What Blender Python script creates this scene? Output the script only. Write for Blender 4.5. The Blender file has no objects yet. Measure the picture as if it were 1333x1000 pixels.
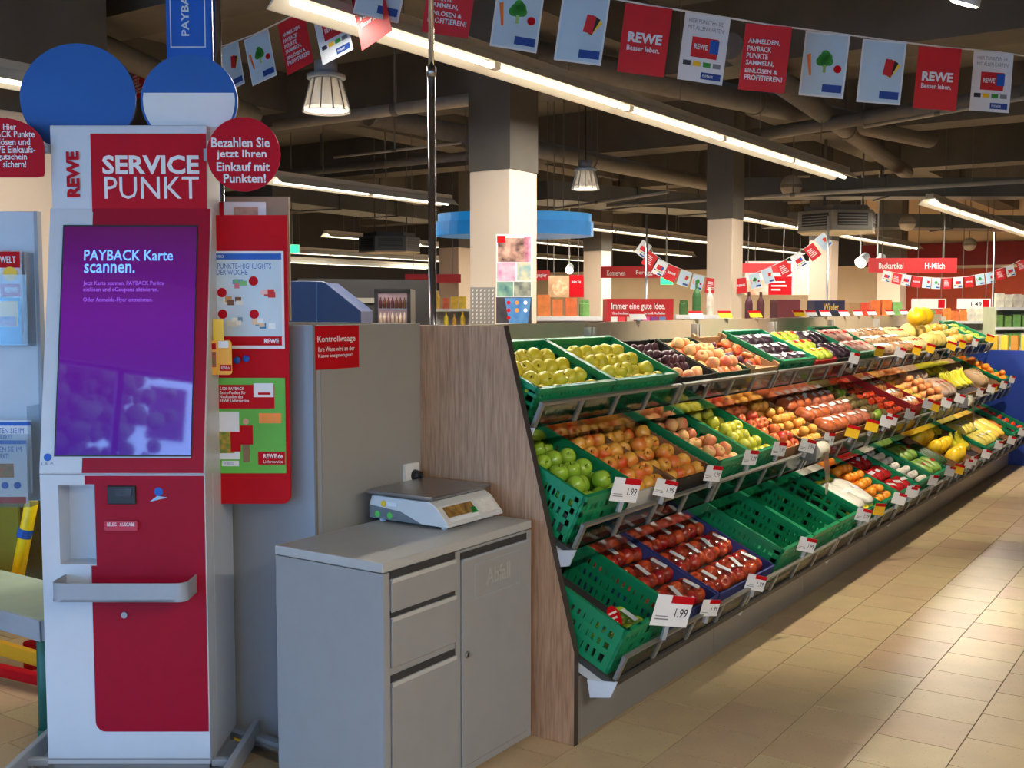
import bpy, math, random
from mathutils import Vector, Matrix, Euler
random.seed(11)
R = math.radians
scn = bpy.context.scene
COL = scn.collection
# ---------------------------------------------------------------- camera
F = 1417.0; CAMH = 1.65; YAW = R(34.2); PITCH = math.atan(100 / F)
cam_d = bpy.data.cameras.new('camera'); cam = bpy.data.objects.new('camera', cam_d); COL.objects.link(cam)
cam.location = (0, 0, CAMH); cam.rotation_euler = (R(90) - PITCH, 0, YAW)
cam_d.sensor_width = 36; cam_d.lens = F / 1333 * 36; cam_d.clip_end = 200
scn.camera = cam
scn.view_settings.view_transform = 'Standard'; scn.view_settings.look = 'None'
scn.view_settings.exposure = 0.0; scn.view_settings.gamma = 1.0; scn.view_settings.use_curve_mapping = False
# ---------------------------------------------------------------- world (seen only through the shop window behind the camera)
wd = bpy.data.worlds.new('sky'); scn.world = wd; wd.use_nodes = True
bgn = wd.node_tree.nodes['Background']; bgn.inputs[0].default_value = (0.33, 0.60, 1.0, 1); bgn.inputs[1].default_value = 13.0
WIN = dict(x0=-6.0, x1=3.0, z0=0.25, z1=3.35, y=-4.6)
pd = bpy.data.lights.new('window_portal', 'AREA'); pd.shape = 'RECTANGLE'; pd.size = 9.0; pd.size_y = 3.1; pd.cycles.is_portal = True
po = bpy.data.objects.new('window_portal', pd); COL.objects.link(po); po.location = (-1.5, -4.55, 1.8); po.rotation_euler = (R(90), 0, R(180))
STRIP_W_PER_M = 28.0      # watts per metre of fluorescent fixture
TUBE_EMIT = 6.0
SPOT_W = 160.0

# ---------------------------------------------------------------- pixel -> place helpers
_f = Vector((-math.sin(YAW) * math.cos(PITCH), math.cos(YAW) * math.cos(PITCH), -math.sin(PITCH)))
_r = Vector((math.cos(YAW), math.sin(YAW), 0)); _u = _r.cross(_f); _C = Vector((0, 0, CAMH))
def ray(u, v): return _f + _r * ((u - 666.5) / F) - _u * ((v - 500) / F)
def on(u, v, ax, val):
    r = ray(u, v); i = 'xyz'.index(ax); return _C + r * ((val - _C[i]) / r[i])
def dep(u, v, d): return _C + ray(u, v) * d
def pix(p):
    d = Vector(p) - _C; z = d.dot(_f); return 666.5 + F * d.dot(_r) / z, 500 - F * d.dot(_u) / z, z

# ---------------------------------------------------------------- materials
def lin(c):
    return tuple(((x / 255) / 12.92 if x / 255 <= .04045 else ((x / 255 + .055) / 1.055) ** 2.4) for x in c)
MATS = {}
def M(name, rgb=(128, 128, 128), rough=.5, metal=0., var=.06, scale=12., bump=0., emit=0., coat=0., rnd=0., alpha=1., stretch=None, c2=None, bscale=None, spec=None):
    """procedural principled material: noise mottled colour, optional relief, per-object random tint"""
    if name in MATS: return MATS[name]
    m = bpy.data.materials.new(name); m.use_nodes = True; nt = m.node_tree; N = nt.nodes; L = nt.links
    b = N['Principled BSDF']
    b.inputs['Roughness'].default_value = rough; b.inputs['Metallic'].default_value = metal
    b.inputs['Coat Weight'].default_value = coat
    col = lin(rgb)
    tc = N.new('ShaderNodeTexCoord'); mp = N.new('ShaderNodeMapping'); L.new(tc.outputs['Object'], mp.inputs[0])
    if stretch: mp.inputs['Scale'].default_value = stretch
    nz = N.new('ShaderNodeTexNoise'); nz.inputs['Scale'].default_value = scale; nz.inputs['Detail'].default_value = 4
    L.new(mp.outputs[0], nz.inputs['Vector'])
    rp = N.new('ShaderNodeValToRGB'); L.new(nz.outputs['Fac'], rp.inputs[0])
    rp.color_ramp.elements[0].position = .3; rp.color_ramp.elements[1].position = .7
    ca = lin(c2) if c2 else tuple(x * (1 - var) for x in col)
    cb = col if c2 else tuple(min(1, x * (1 + var)) for x in col)
    rp.color_ramp.elements[0].color = (*ca, 1); rp.color_ramp.elements[1].color = (*cb, 1)
    out = rp.outputs[0]
    if rnd:
        oi = N.new('ShaderNodeObjectInfo'); hs = N.new('ShaderNodeHueSaturation'); L.new(out, hs.inputs['Color'])
        a = N.new('ShaderNodeMapRange'); a.inputs['To Min'].default_value = .5 - rnd * .12; a.inputs['To Max'].default_value = .5 + rnd * .12
        L.new(oi.outputs['Random'], a.inputs[0]); L.new(a.outputs[0], hs.inputs['Hue'])
        a2 = N.new('ShaderNodeMapRange'); a2.inputs['To Min'].default_value = 1 - rnd * .6; a2.inputs['To Max'].default_value = 1 + rnd * .3
        L.new(oi.outputs['Random'], a2.inputs[0]); L.new(a2.outputs[0], hs.inputs['Value'])
        out = hs.outputs[0]
    L.new(out, b.inputs['Base Color'])
    if emit:
        b.inputs['Emission Strength'].default_value = emit; L.new(out, b.inputs['Emission Color'])
    if bump:
        n2 = N.new('ShaderNodeTexNoise'); n2.inputs['Scale'].default_value = bscale or scale * 4; L.new(mp.outputs[0], n2.inputs['Vector'])
        bp = N.new('ShaderNodeBump'); bp.inputs['Strength'].default_value = bump; bp.inputs['Distance'].default_value = .004
        L.new(n2.outputs['Fac'], bp.inputs['Height']); L.new(bp.outputs[0], b.inputs['Normal'])
    if spec is not None: b.inputs['Specular IOR Level'].default_value = spec
    if alpha < 1: b.inputs['Alpha'].default_value = alpha
    MATS[name] = m
    return m
def glassy(name, rgb, fac=.85, rough=.03):
    if name in MATS: return MATS[name]
    m = bpy.data.materials.new(name); m.use_nodes = True; nt = m.node_tree; N = nt.nodes; L = nt.links
    N.remove(N['Principled BSDF']); o = N['Material Output']
    t = N.new('ShaderNodeBsdfTransparent'); g = N.new('ShaderNodeBsdfGlossy'); x = N.new('ShaderNodeMixShader')
    t.inputs[0].default_value = (*lin(rgb), 1); g.inputs[0].default_value = (.9, .9, .9, 1); g.inputs['Roughness'].default_value = rough
    x.inputs[0].default_value = 1 - fac; L.new(t.outputs[0], x.inputs[1]); L.new(g.outputs[0], x.inputs[2]); L.new(x.outputs[0], o.inputs[0])
    MATS[name] = m; return m
def tint(name, c_a, c_b, rough=.35, axis=2, lo=-.03, hi=.03, spot=None, rnd=.3, coat=.3):
    """fruit skin: two skin colours blended along an axis with noise, per-object variation"""
    if name in MATS: return MATS[name]
    m = bpy.data.materials.new(name); m.use_nodes = True; nt = m.node_tree; N = nt.nodes; L = nt.links; b = N['Principled BSDF']
    b.inputs['Roughness'].default_value = rough; b.inputs['Coat Weight'].default_value = coat; b.inputs['Coat Roughness'].default_value = .2
    tc = N.new('ShaderNodeTexCoord'); sp = N.new('ShaderNodeSeparateXYZ'); L.new(tc.outputs['Object'], sp.inputs[0])
    oi = N.new('ShaderNodeObjectInfo')
    nz = N.new('ShaderNodeTexNoise'); nz.inputs['Scale'].default_value = 28; L.new(tc.outputs['Object'], nz.inputs['Vector'])
    mr = N.new('ShaderNodeMapRange'); mr.inputs['From Min'].default_value = lo; mr.inputs['From Max'].default_value = hi
    L.new(sp.outputs[axis], mr.inputs[0])
    ad = N.new('ShaderNodeMath'); ad.operation = 'ADD'; L.new(mr.outputs[0], ad.inputs[0])
    sc = N.new('ShaderNodeMath'); sc.operation = 'MULTIPLY_ADD'; sc.inputs[1].default_value = .9; sc.inputs[2].default_value = -.45
    L.new(nz.outputs['Fac'], sc.inputs[0]); L.new(sc.outputs[0], ad.inputs[1])
    ad2 = N.new('ShaderNodeMath'); ad2.operation = 'MULTIPLY_ADD'; ad2.inputs[1].default_value = rnd; L.new(oi.outputs['Random'], ad2.inputs[0]); L.new(ad.outputs[0], ad2.inputs[2])
    mx = N.new('ShaderNodeMix'); mx.data_type = 'RGBA'; mx.inputs[6].default_value = (*lin(c_a), 1); mx.inputs[7].default_value = (*lin(c_b), 1)
    L.new(ad2.outputs[0], mx.inputs[0]); L.new(mx.outputs[2], b.inputs['Base Color'])
    MATS[name] = m; return m
def wood_mat(name, rgb, rgb2):
    m = M(name, rgb, .55, c2=rgb2, scale=9, stretch=(14, 14, .9), bump=.15, bscale=60); return m

# ---------------------------------------------------------------- mesh builder
class MB:
    def __init__(s): s.v = []; s.f = []
    def add(s, vs, fs, T=None):
        o = len(s.v)
        s.v += [tuple(T @ Vector(p)) for p in vs] if T else [tuple(p) for p in vs]
        s.f += [tuple(i + o for i in f) for f in fs]; return s
    def box(s, x0, x1, y0, y1, z0, z1, T=None):
        return s.add([(x0, y0, z0), (x1, y0, z0), (x1, y1, z0), (x0, y1, z0), (x0, y0, z1), (x1, y0, z1), (x1, y1, z1), (x0, y1, z1)],
                     [(0, 3, 2, 1), (4, 5, 6, 7), (0, 1, 5, 4), (1, 2, 6, 5), (2, 3, 7, 6), (3, 0, 4, 7)], T)
    def prism(s, pts, a, b, ax='y', T=None):
        """pts: 2d outline; ax y: (x,z), x: (y,z), z: (x,y)"""
        n = len(pts)
        mk = {'y': lambda p, t: (p[0], t, p[1]), 'x': lambda p, t: (t, p[0], p[1]), 'z': lambda p, t: (p[0], p[1], t)}[ax]
        vs = [mk(p, a) for p in pts] + [mk(p, b) for p in pts]
        fs = [tuple(range(n)), tuple(range(2 * n - 1, n - 1, -1))] + [(i, i + n, (i + 1) % n + n, (i + 1) % n) for i in range(n)]
        return s.add(vs, fs, T)
    def cyl(s, p0, p1, r0, r1=None, n=12, T=None):
        p0 = Vector(p0); p1 = Vector(p1); r1 = r0 if r1 is None else r1
        d = (p1 - p0).normalized(); a = d.orthogonal().normalized(); b = d.cross(a); vs = []
        for p, r in ((p0, r0), (p1, r1)):
            for i in range(n):
                t = 2 * math.pi * i / n; vs.append(p + a * (r * math.cos(t)) + b * (r * math.sin(t)))
        return s.add(vs, [tuple(range(n - 1, -1, -1)), tuple(range(n, 2 * n))] + [(i, (i + 1) % n, (i + 1) % n + n, i + n) for i in range(n)], T)
    def tube(s, pts, r, n=6):
        pts = [Vector(p) for p in pts]; rs = r if isinstance(r, (list, tuple)) else [r] * len(pts)
        vs = []; fs = []; d0 = (pts[1] - pts[0]).normalized(); a = d0.orthogonal().normalized()
        for k, p in enumerate(pts):
            d = (pts[min(k + 1, len(pts) - 1)] - pts[max(k - 1, 0)]).normalized()
            a = (a - d * a.dot(d)).normalized(); b = d.cross(a)
            for i in range(n):
                t = 2 * math.pi * i / n; vs.append(p + a * (rs[k] * math.cos(t)) + b * (rs[k] * math.sin(t)))
        for k in range(len(pts) - 1):
            for i in range(n): fs.append((k * n + i, k * n + (i + 1) % n, (k + 1) * n + (i + 1) % n, (k + 1) * n + i))
        fs += [tuple(range(n - 1, -1, -1)), tuple(range((len(pts) - 1) * n, len(pts) * n))]
        return s.add(vs, fs)
    def lathe(s, prof, n=12, T=None):
        vs = []; fs = []; m = len(prof)
        for r, z in prof:
            for i in range(n):
                t = 2 * math.pi * i / n; vs.append((r * math.cos(t), r * math.sin(t), z))
        for k in range(m - 1):
            for i in range(n): fs.append((k * n + i, k * n + (i + 1) % n, (k + 1) * n + (i + 1) % n, (k + 1) * n + i))
        fs += [tuple(range(n - 1, -1, -1)), tuple(range((m - 1) * n, m * n))]
        return s.add(vs, fs, T)
    def ball(s, c=(0, 0, 0), r=1., sx=1, sy=1, sz=1, n=12, m=8):
        prof = [(max(r * math.sin(math.pi * k / m), r * .02), -r * math.cos(math.pi * k / m)) for k in range(m + 1)]
        return s.lathe(prof, n, Matrix.Translation(c) @ Matrix.Diagonal((sx, sy, sz, 1)))
    def mesh(s, name, mat):
        me = bpy.data.meshes.new(name); me.from_pydata(s.v, [], s.f); me.update()
        me.materials.append(mat); return me
    def build(s, name, mat, parent=None, loc=(0, 0, 0), rot=(0, 0, 0), smooth=False, bevel=0.):
        me = s.mesh(name, mat)
        import bmesh
        bm = bmesh.new(); bm.from_mesh(me); bmesh.ops.recalc_face_normals(bm, faces=bm.faces); bm.to_mesh(me); bm.free()
        if smooth:
            for p in me.polygons: p.use_smooth = len(p.vertices) <= 4
        return obj(name, me, parent, loc, rot, bevel)
def obj(name, me, parent=None, loc=(0, 0, 0), rot=(0, 0, 0), bevel=0.):
    o = bpy.data.objects.new(name, me); COL.objects.link(o); o.location = loc; o.rotation_euler = rot
    if parent: o.parent = parent
    if bevel:
        bv = o.modifiers.new('bevel', 'BEVEL'); bv.width = bevel; bv.segments = 2; bv.limit_method = 'ANGLE'
    return o
def tag(o, label, cat, group=None, kind=None):
    o['label'] = label; o['category'] = cat
    if group: o['group'] = group
    if kind: o['kind'] = kind
    return o
def struct(o): o['kind'] = 'structure'; return o
def thing(name, label, cat, loc=(0, 0, 0), rz=0., group=None):
    o = bpy.data.objects.new(name, None); COL.objects.link(o); o.location = loc; o.rotation_euler = (0, 0, rz); o.empty_display_size = .1
    return tag(o, label, cat, group)
def rrect(x0, x1, z0, z1, r, n=4, corners=(1, 1, 1, 1)):
    pts = []
    for (cx, cz, a0, on_) in ((x1 - r, z0 + r, -90, corners[1]), (x1 - r, z1 - r, 0, corners[2]), (x0 + r, z1 - r, 90, corners[3]), (x0 + r, z0 + r, 180, corners[0])):
        if on_:
            for k in range(n + 1):
                t = R(a0 + 90 * k / n); pts.append((cx + r * math.cos(t), cz + r * math.sin(t)))
        else:
            t = R(a0 + 45); pts.append((cx + r * (1 if math.cos(t) > 0 else -1), cz + r * (1 if math.sin(t) > 0 else -1)))
    return pts
def text(parent, s, x0, x1, z0, z1, y, mat, bold=.0, name='lettering', rot=(R(90), 0, 0), keep=False):
    """letters stretched to the box x0..x1, z0..z1 on the plane y, facing local -y"""
    cu = bpy.data.curves.new('txt', 'FONT'); cu.body = s; cu.size = 1; cu.offset = bold; cu.extrude = .0; cu.resolution_u = 2
    to = bpy.data.objects.new('txt', cu); me = bpy.data.meshes.new_from_object(to)
    bpy.data.objects.remove(to); bpy.data.curves.remove(cu)
    xs = [v.co.x for v in me.vertices]; ys = [v.co.y for v in me.vertices]
    ax, bx, ay, by = min(xs), max(xs), min(ys), max(ys)
    for v in me.vertices:
        v.co.x = (v.co.x - ax) / (bx - ax) * (x1 - x0); v.co.y = (v.co.y - ay) / (by - ay) * (z1 - z0); v.co.z = 0
    me.materials.clear(); me.materials.append(mat); me.name = name
    return obj(name, me, parent, (x0, y, z0), rot)
def patch(parent, name, mat, x0, x1, z0, z1, y, th=.001, r=0):
    m = MB()
    if r: m.prism(rrect(x0, x1, z0, z1, r), y - th, y, 'y')
    else: m.box(x0, x1, y - th, y, z0, z1)
    return m.build(name, mat, parent)

# common materials
WHITE = M('white_paint', (205, 210, 216), .45, var=.03)
PAPER = M('white_print', (225, 226, 228), .6, var=.02)
RED = M('signal_red', (184, 8, 22), .6, var=.04, spec=.15)
DRED = M('kiosk_red', (152, 3, 36), .5, var=.04, spec=.2)
BLUE = M('print_blue', (16, 84, 178), .5, var=.05)
SKYB = M('print_skyblue', (150, 190, 220), .6, var=.08, scale=4)
GREYM = M('grey_lacquer', (142, 142, 142), .42, var=.03, bump=.02, bscale=400)
STEEL = M('brushed_steel', (170, 172, 176), .28, 1., var=.05)
CHROME = M('chrome', (200, 200, 205), .12, 1., var=.03)
DARK = M('dark_plastic', (28, 28, 32), .45, var=.1)
GREYP = M('grey_plastic', (150, 156, 164), .45, var=.04)
YELLOW = M('yellow_print', (242, 196, 40), .5, var=.05)
ORANGE = M('orange_print', (240, 140, 40), .5, var=.06)
INK = M('dark_ink', (40, 44, 60), .6, var=.1)
GINK = M('grey_ink', (120, 124, 132), .6, var=.1)
# ================================================================ SETTING
scn.cycles.use_denoising = True
X0, X1, Y0, Y1, ZC = -19.0, 5.0, -4.6, 27.0, 4.3
TILE = M('floor_tile', (188, 164, 128), .32, var=.08, scale=5, bump=.02, bscale=90, rnd=.12)
# fine dark speckle on the tiles
nt = TILE.node_tree; b_ = nt.nodes['Principled BSDF']; src = b_.inputs['Base Color'].links[0].from_socket
vz = nt.nodes.new('ShaderNodeTexNoise'); vz.inputs['Scale'].default_value = 70; vz.inputs['Detail'].default_value = 1
tcn = [n for n in nt.nodes if n.type == 'TEX_COORD'][0]; nt.links.new(tcn.outputs['Object'], vz.inputs['Vector'])
rpn = nt.nodes.new('ShaderNodeValToRGB'); rpn.color_ramp.elements[0].position = .66; rpn.color_ramp.elements[1].position = .74
rpn.color_ramp.elements[0].color = (1, 1, 1, 1); rpn.color_ramp.elements[1].color = (.72, .68, .62, 1); nt.links.new(vz.outputs['Fac'], rpn.inputs[0])
mxn = nt.nodes.new('ShaderNodeMix'); mxn.data_type = 'RGBA'; mxn.blend_type = 'MULTIPLY'; mxn.inputs[0].default_value = 1
nt.links.new(src, mxn.inputs[6]); nt.links.new(rpn.outputs[0], mxn.inputs[7]); nt.links.new(mxn.outputs[2], b_.inputs['Base Color'])
GROUT = M('grout', (92, 78, 62), .8, var=.1)
floor = struct(MB().box(X0, X1, Y0, Y1, -.12, -.003).build('floor', GROUT))
ts = .30; tg = .0022
tm = MB().prism([(-ts / 2 + tg, -ts / 2 + tg), (ts / 2 - tg, -ts / 2 + tg), (ts / 2 - tg, ts / 2 - tg), (-ts / 2 + tg, ts / 2 - tg)], -.003, 0, 'z').mesh('tile', TILE)
cells = []
nx0 = int((X0 + 1.749) / ts); nx1 = int((X1 + 1.749) / ts)
for i in range(nx0 + 1, nx1):
    off = 0 if i % 2 == 0 else ts / 2
    for j in range(int((Y0 - 3.604) / ts) + 1, int((Y1 - 3.604) / ts) - 1):
        cx = -1.749 + (i + .5) * ts; cy = 3.604 + (j + .5) * ts + off
        if cy + ts / 2 > Y1 or cy - ts / 2 < Y0: continue
        u, v, z = pix((cx, cy, 0))
        vis = z > .5 and -40 < u < 1373 and 380 < v < 1040 and (cx > -2.05 or cy < 2.7)
        cells.append((z if vis else 999, cx, cy))
cells.sort()
rest = MB()
for k, (z, cx, cy) in enumerate(cells):
    if k < 300 and z < 900: obj('tile', tm, floor, (cx, cy, 0), (0, 0, random.choice((0, 1, 2, 3)) * math.pi / 2))
    else: rest.box(cx - ts / 2 + tg, cx + ts / 2 - tg, cy - ts / 2 + tg, cy + ts / 2 - tg, -.003, 0)
tf = rest.build('tile_field', TILE, floor); tf['kind'] = 'stuff'

CEIL = M('ceiling_concrete', (104, 100, 94), .9, var=.12, scale=2, bump=.1)
BEAM = M('beam_concrete', (92, 88, 82), .9, var=.12, scale=3, bump=.1)
PIPE = M('pipe_grey', (100, 97, 92), .6, var=.1)
PIPE2 = M('pipe_light', (150, 146, 138), .5, var=.08)
DUCT = M('duct_galvanised', (96, 100, 102), .5, .4, var=.12, scale=3)
BEIGE = M('wall_beige', (226, 200, 164), .8, var=.04, scale=2, bump=.05)
WALLD = M('wall_anthracite', (46, 45, 48), .7, var=.08, scale=3)
WALLO = M('wall_terracotta', (176, 66, 32), .7, var=.06, scale=2)
WALLG = M('wall_light_grey', (178, 172, 162), .8, var=.04, scale=2)
struct(MB().box(X0, X1, Y0, Y1, ZC, ZC + .2).build('ceiling', CEIL))
struct(MB().box(X0 - .2, X0, Y0 - .2, Y1 + .2, 0, ZC + .2).build('wall_left', WALLD))
struct(MB().box(X1, X1 + .2, Y0 - .2, Y1 + .2, 0, ZC + .2).build('wall_right', WALLG))
wf = struct(MB().box(X0, X1, Y1, Y1 + .2, 0, ZC).build('wall_far', BEIGE))
pf = on(1176, 400, 'y', Y1 - .02).x
MB().box(X0, pf - 1.0, Y1 - .06, Y1 - .001, 2.66, ZC).build('dark_band', WALLD, wf)
MB().box(pf, X1, Y1 - .05, Y1 - .001, 0, 2.55).build('terracotta_panel', WALLO, wf)
MB().box(pf - 1.0, X1, Y1 - .08, Y1 - .001, 2.62, 3.15).build('red_fascia', M('fascia_red', (128, 26, 26), .6), wf)
# window wall behind the camera: the shop front the daylight comes through
w = WIN
wr = struct(MB().box(X0, w['x0'], w['y'] - .2, w['y'], 0, ZC).box(w['x1'], X1, w['y'] - .2, w['y'], 0, ZC).box(w['x0'], w['x1'], w['y'] - .2, w['y'], w['z1'], ZC).box(w['x0'], w['x1'], w['y'] - .2, w['y'], 0, w['z0']).build('wall_rear', WALLG))
win = thing('window_1', 'large shop front window behind the viewer', 'window', (0, w['y'] - .1, 0)); del win['category']; del win['label']; struct(win)
fm = M('window_frame_blue', (50, 70, 120), .4)
for k in range(7):
    x = w['x0'] + (w['x1'] - w['x0']) * k / 6
    MB().box(x - .03, x + .03, -.04, .04, w['z0'], w['z1']).build('mullion', fm, win)
for z in (w['z0'], w['z1']): MB().box(w['x0'], w['x1'], -.045, .045, z - .03, z + .03).build('window_rail', fm, win)
for k in range(6):
    x = w['x0'] + (w['x1'] - w['x0']) * k / 6; MB().box(x + .03, x + 1.47, -.004, .004, w['z0'] + .03, w['z1'] - .03).build('pane', glassy('window_glass', (240, 246, 250), .93), win)
# outside the window
struct(MB().box(-26, 16, -30, w['y'] - .2, -.15, -.02).build('ground_outside', M('asphalt', (110, 112, 116), .9)))
LEAF = M('tree_leaves', (52, 92, 40), .8, var=.3, scale=6)
for k, (x, y, s_) in enumerate(((-3.4, -12.5, 1.45), (-1.2, -12.0, 1.5), (-.2, -15.5, 1.6))):
    t = thing('tree', 'leafy street tree outside the shop window', 'tree', (x, y, -.02), 0, 'street trees')
    MB().cyl((0, 0, 0), (0, 0, 2.6 * s_), .14, .09, 8).build('trunk', M('bark', (80, 64, 50), .9), t)
    cr = MB()
    for q in range(600): cr.ball((random.gauss(0, .55) * s_, random.gauss(0, .5) * s_, (3.4 + random.gauss(0, .6)) * s_), random.uniform(.05, .13) * s_, n=6, m=4)
    cr.build('crown', LEAF, t, smooth=True)
fa = thing('facade', 'pale building facade with windows across the street', 'building', (8.5, -26, -.02))
MB().box(-7, 7, -.4, 0, 0, 11).build('wall', M('facade_pale', (220, 222, 226), .8), fa)
for k in range(6):
    for j in range(3): MB().box(-6 + k * 2.1, -4.9 + k * 2.1, 0, .04, 1.2 + j * 3, 2.8 + j * 3).build('window', DARK, fa)

# columns, painted dark above about 2.6 m
COLP = M('column_beige', (222, 204, 184), .7, var=.03, scale=2); COLD = BEAM
def column(n, u, d, wd_, zp, rz=0.):
    p = dep(u, 400, d); c = struct(MB().box(-wd_ / 2, wd_ / 2, -wd_ / 2, wd_ / 2, 0, zp).build('column_%d' % n, COLP, None, (p.x, p.y, 0), (0, 0, rz), bevel=.01))
    MB().box(-wd_ / 2 - .004, wd_ / 2 + .004, -wd_ / 2 - .004, wd_ / 2 + .004, zp, ZC).build('upper_shaft', COLD, c)
    return c
C1 = column(1, 655.5, 8.1, .36, 2.64)
column(2, 942.5, 12.4, .31, 2.64)
column(3, 777.5, 19, .36, 2.62)
column(4, 1071, 16, .33, 2.62)
column(5, 594, 18, .40, 2.62)
column(6, 30, 7.2, .8, 2.85)
column(7, 1160, 24, .5, 2.62)
# anthracite wall block far left with the drinks cooler in front
a = dep(388, 400, 12.6); b = dep(560, 400, 13.2)
ang = math.atan2(b.y - a.y, b.x - a.x); ln = (b - a).length
dw = struct(MB().box(0, ln, 0, .3, 0, 1.98).build('wall_service', WALLD, None, (a.x, a.y, 0), (0, 0, ang)))
MB().box(-2.5, ln * .68, -.02, -.001, 1.70, 1.76).build('pale_rail', PIPE2, dw)

# ---- ceiling beams
def beam(n, p0, p1, wd_, z0, z1, mat=BEAM):
    p0 = Vector(p0); p1 = Vector(p1); d = p1 - p0
    return struct(MB().box(0, d.length, -wd_ / 2, wd_ / 2, z0, z1).build('trim_%d' % n, mat, None, (p0.x, p0.y, 0), (0, 0, math.atan2(d.y, d.x))))
for k, y in enumerate((5.2, 9.2, 13.2, 17.2, 21.2)): beam(1 + k, (X0, y, 0), (X1, y, 0), .5, 3.72, ZC)
for k, x in enumerate((-14.2, -9.4, -4.7, .4)): beam(11 + k, (x, Y0, 0), (x, Y1, 0), .45, 3.86, ZC)
# ---- pipes and ducts
def pipe(name, p0, p1, r, mat, label, cat='pipe', hang=True):
    p0 = Vector(p0); p1 = Vector(p1); t = thing(name, label, cat, p0)
    d = p1 - p0; MB().cyl((0, 0, 0), d, r, n=14).build('tube_run', mat, t, smooth=True)
    n = max(2, int(d.length / 3))
    for k in range(1, n):
        q = d * (k / n); MB().cyl(q - d.normalized() * .03, q + d.normalized() * .03, r * 1.12, n=14).cyl(q + Vector((0, 0, r)), q + Vector((0, 0, ZC - p0.z)), .008, n=5).build('clamp', PIPE, t)
    return t
def pp(u0, v0, u1, v1, z): return on(u0, v0, 'z', z), on(u1, v1, 'z', z)
pipe('ceiling_pipe', *pp(480, 150, 950, 245, 3.45), .10, PIPE, 'thick grey drain pipe running under the ceiling behind the long light strip')
pipe('ceiling_pipe', *pp(60, 28, 330, 150, 3.5), .09, PIPE, 'thick grey pipe passing above the round blue boards')
pipe('ceiling_pipe', *pp(640, 60, 1210, 180, 3.7), .12, PIPE, 'thick dark pipe under the ceiling above the long light strip')
pipe('ceiling_pipe', *pp(950, 60, 1180, 225, 3.6), .10, PIPE, 'grey pipe slanting behind the flags towards the back of the shop')
pipe('ceiling_pipe', *pp(960, 180, 1333, 120, 3.5), .07, PIPE, 'grey pipe crossing behind the row of flags on the right')
pipe('ceiling_pipe', *pp(360, 163, 700, 118, 3.3), .05, PIPE2, 'thin pale pipe crossing near the nearest bell lamp')
pipe('ceiling_pipe', *pp(380, 225, 640, 200, 3.2), .045, PIPE, 'thin dark pipe above the left light strip')
pipe('light_track', *pp(790, 268, 1333, 236, 2.95), .022, PIPE2, 'thin pale suspension rail crossing in front of the air unit', 'rail')
pipe('light_track', *pp(435, 205, 600, 186, 3.1), .012, PIPE2, 'thin pale conduit below the nearest bell lamp', 'rail')
pipe('light_track', *pp(700, 275, 870, 250, 3.0), .02, PIPE2, 'thin pale rail above the blue ring sign', 'rail')
pipe('light_track', *pp(1125, 165, 1333, 128, 3.3), .018, PIPE2, 'thin pale conduit hanging behind the rightmost flags', 'rail')
def duct(p0, p1, wd_, h, label):
    p0 = Vector(p0); p1 = Vector(p1); d = p1 - p0; t = thing('air_duct', label, 'duct', p0, math.atan2(d.y, d.x)); L_ = d.length
    n = max(2, int(L_ / 1.5))
    for k in range(n): MB().box(L_ * k / n + .005, L_ * (k + 1) / n - .005, -wd_ / 2, wd_ / 2, 0, h).build('duct_section', DUCT, t)
    for k in range(1, n): MB().box(L_ * k / n - .02, L_ * k / n + .02, -wd_ / 2 - .02, wd_ / 2 + .02, -.02, h + .02).box(L_ * k / n - .01, L_ * k / n + .01, -.01, .01, h, ZC - p0.z).build('flange', DUCT, t)
duct(*pp(690, 262, 1000, 285, 3.1), .8, .25, 'grey sheet metal air duct above the blue ring sign')
duct(*pp(960, 258, 1333, 258, 3.15), .5, .25, 'grey sheet metal air duct crossing behind the air unit')
duct(*pp(330, 262, 560, 290, 3.15), .7, .22, 'grey sheet metal air duct under the left light strip')
duct(*pp(1000, 296, 1333, 300, 3.1), .7, .25, 'grey sheet metal air duct at the back of the shop')

# ---- fluorescent strips
REFL = M('reflector_white', (226, 224, 212), .35, var=.02); TUBE = M('tube_glow', (255, 246, 224), .4, var=.0, emit=TUBE_EMIT)
HOUS = M('strip_housing', (190, 184, 170), .4, var=.05)
def strip(u0, v0, u1, v1, label, z=2.85, ext0=0., seg=1.5, power=1.):
    a = on(u0, v0, 'z', z); b = on(u1, v1, 'z', z); x = (a.x + b.x) / 2; y0 = a.y - ext0; y1 = b.y
    t = thing('light_strip', label, 'light strip', (x, y0, z), 0, 'fluorescent light strips'); L_ = y1 - y0
    MB().prism([(-.135, .0), (-.125, .0), (-.06, .055), (.06, .055), (.125, .0), (.135, .0), (.065, .068), (-.065, .068)], 0, L_, 'y').build('reflector', REFL, t)
    MB().box(-.045, .045, 0, L_, .069, .12).build('housing', HOUS, t)
    n = max(1, round(L_ / seg))
    for k in range(n):
        MB().cyl((0, L_ * k / n + .03, .018), (0, L_ * (k + 1) / n - .03, .018), .016, n=10).build('tube', TUBE, t, smooth=True)
        if k: MB().box(-.022, .022, L_ * k / n - .03, L_ * k / n + .03, .0, .05).build('lamp_holder', HOUS, t)
        MB().cyl((0, L_ * (k + .5) / n, .11), (0, L_ * (k + .5) / n, ZC - z), .004, n=5).build('suspension_wire', PIPE, t)
    ld = bpy.data.lights.new('tube_light', 'AREA'); ld.shape = 'RECTANGLE'; ld.size = .07; ld.size_y = L_; ld.energy = STRIP_W_PER_M * L_ * power; ld.color = (1, .92, .78)
    lo = bpy.data.objects.new('tube_light', ld); COL.objects.link(lo); lo.parent = t; lo.location = (0, L_ / 2, -.003)
    return t
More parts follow.
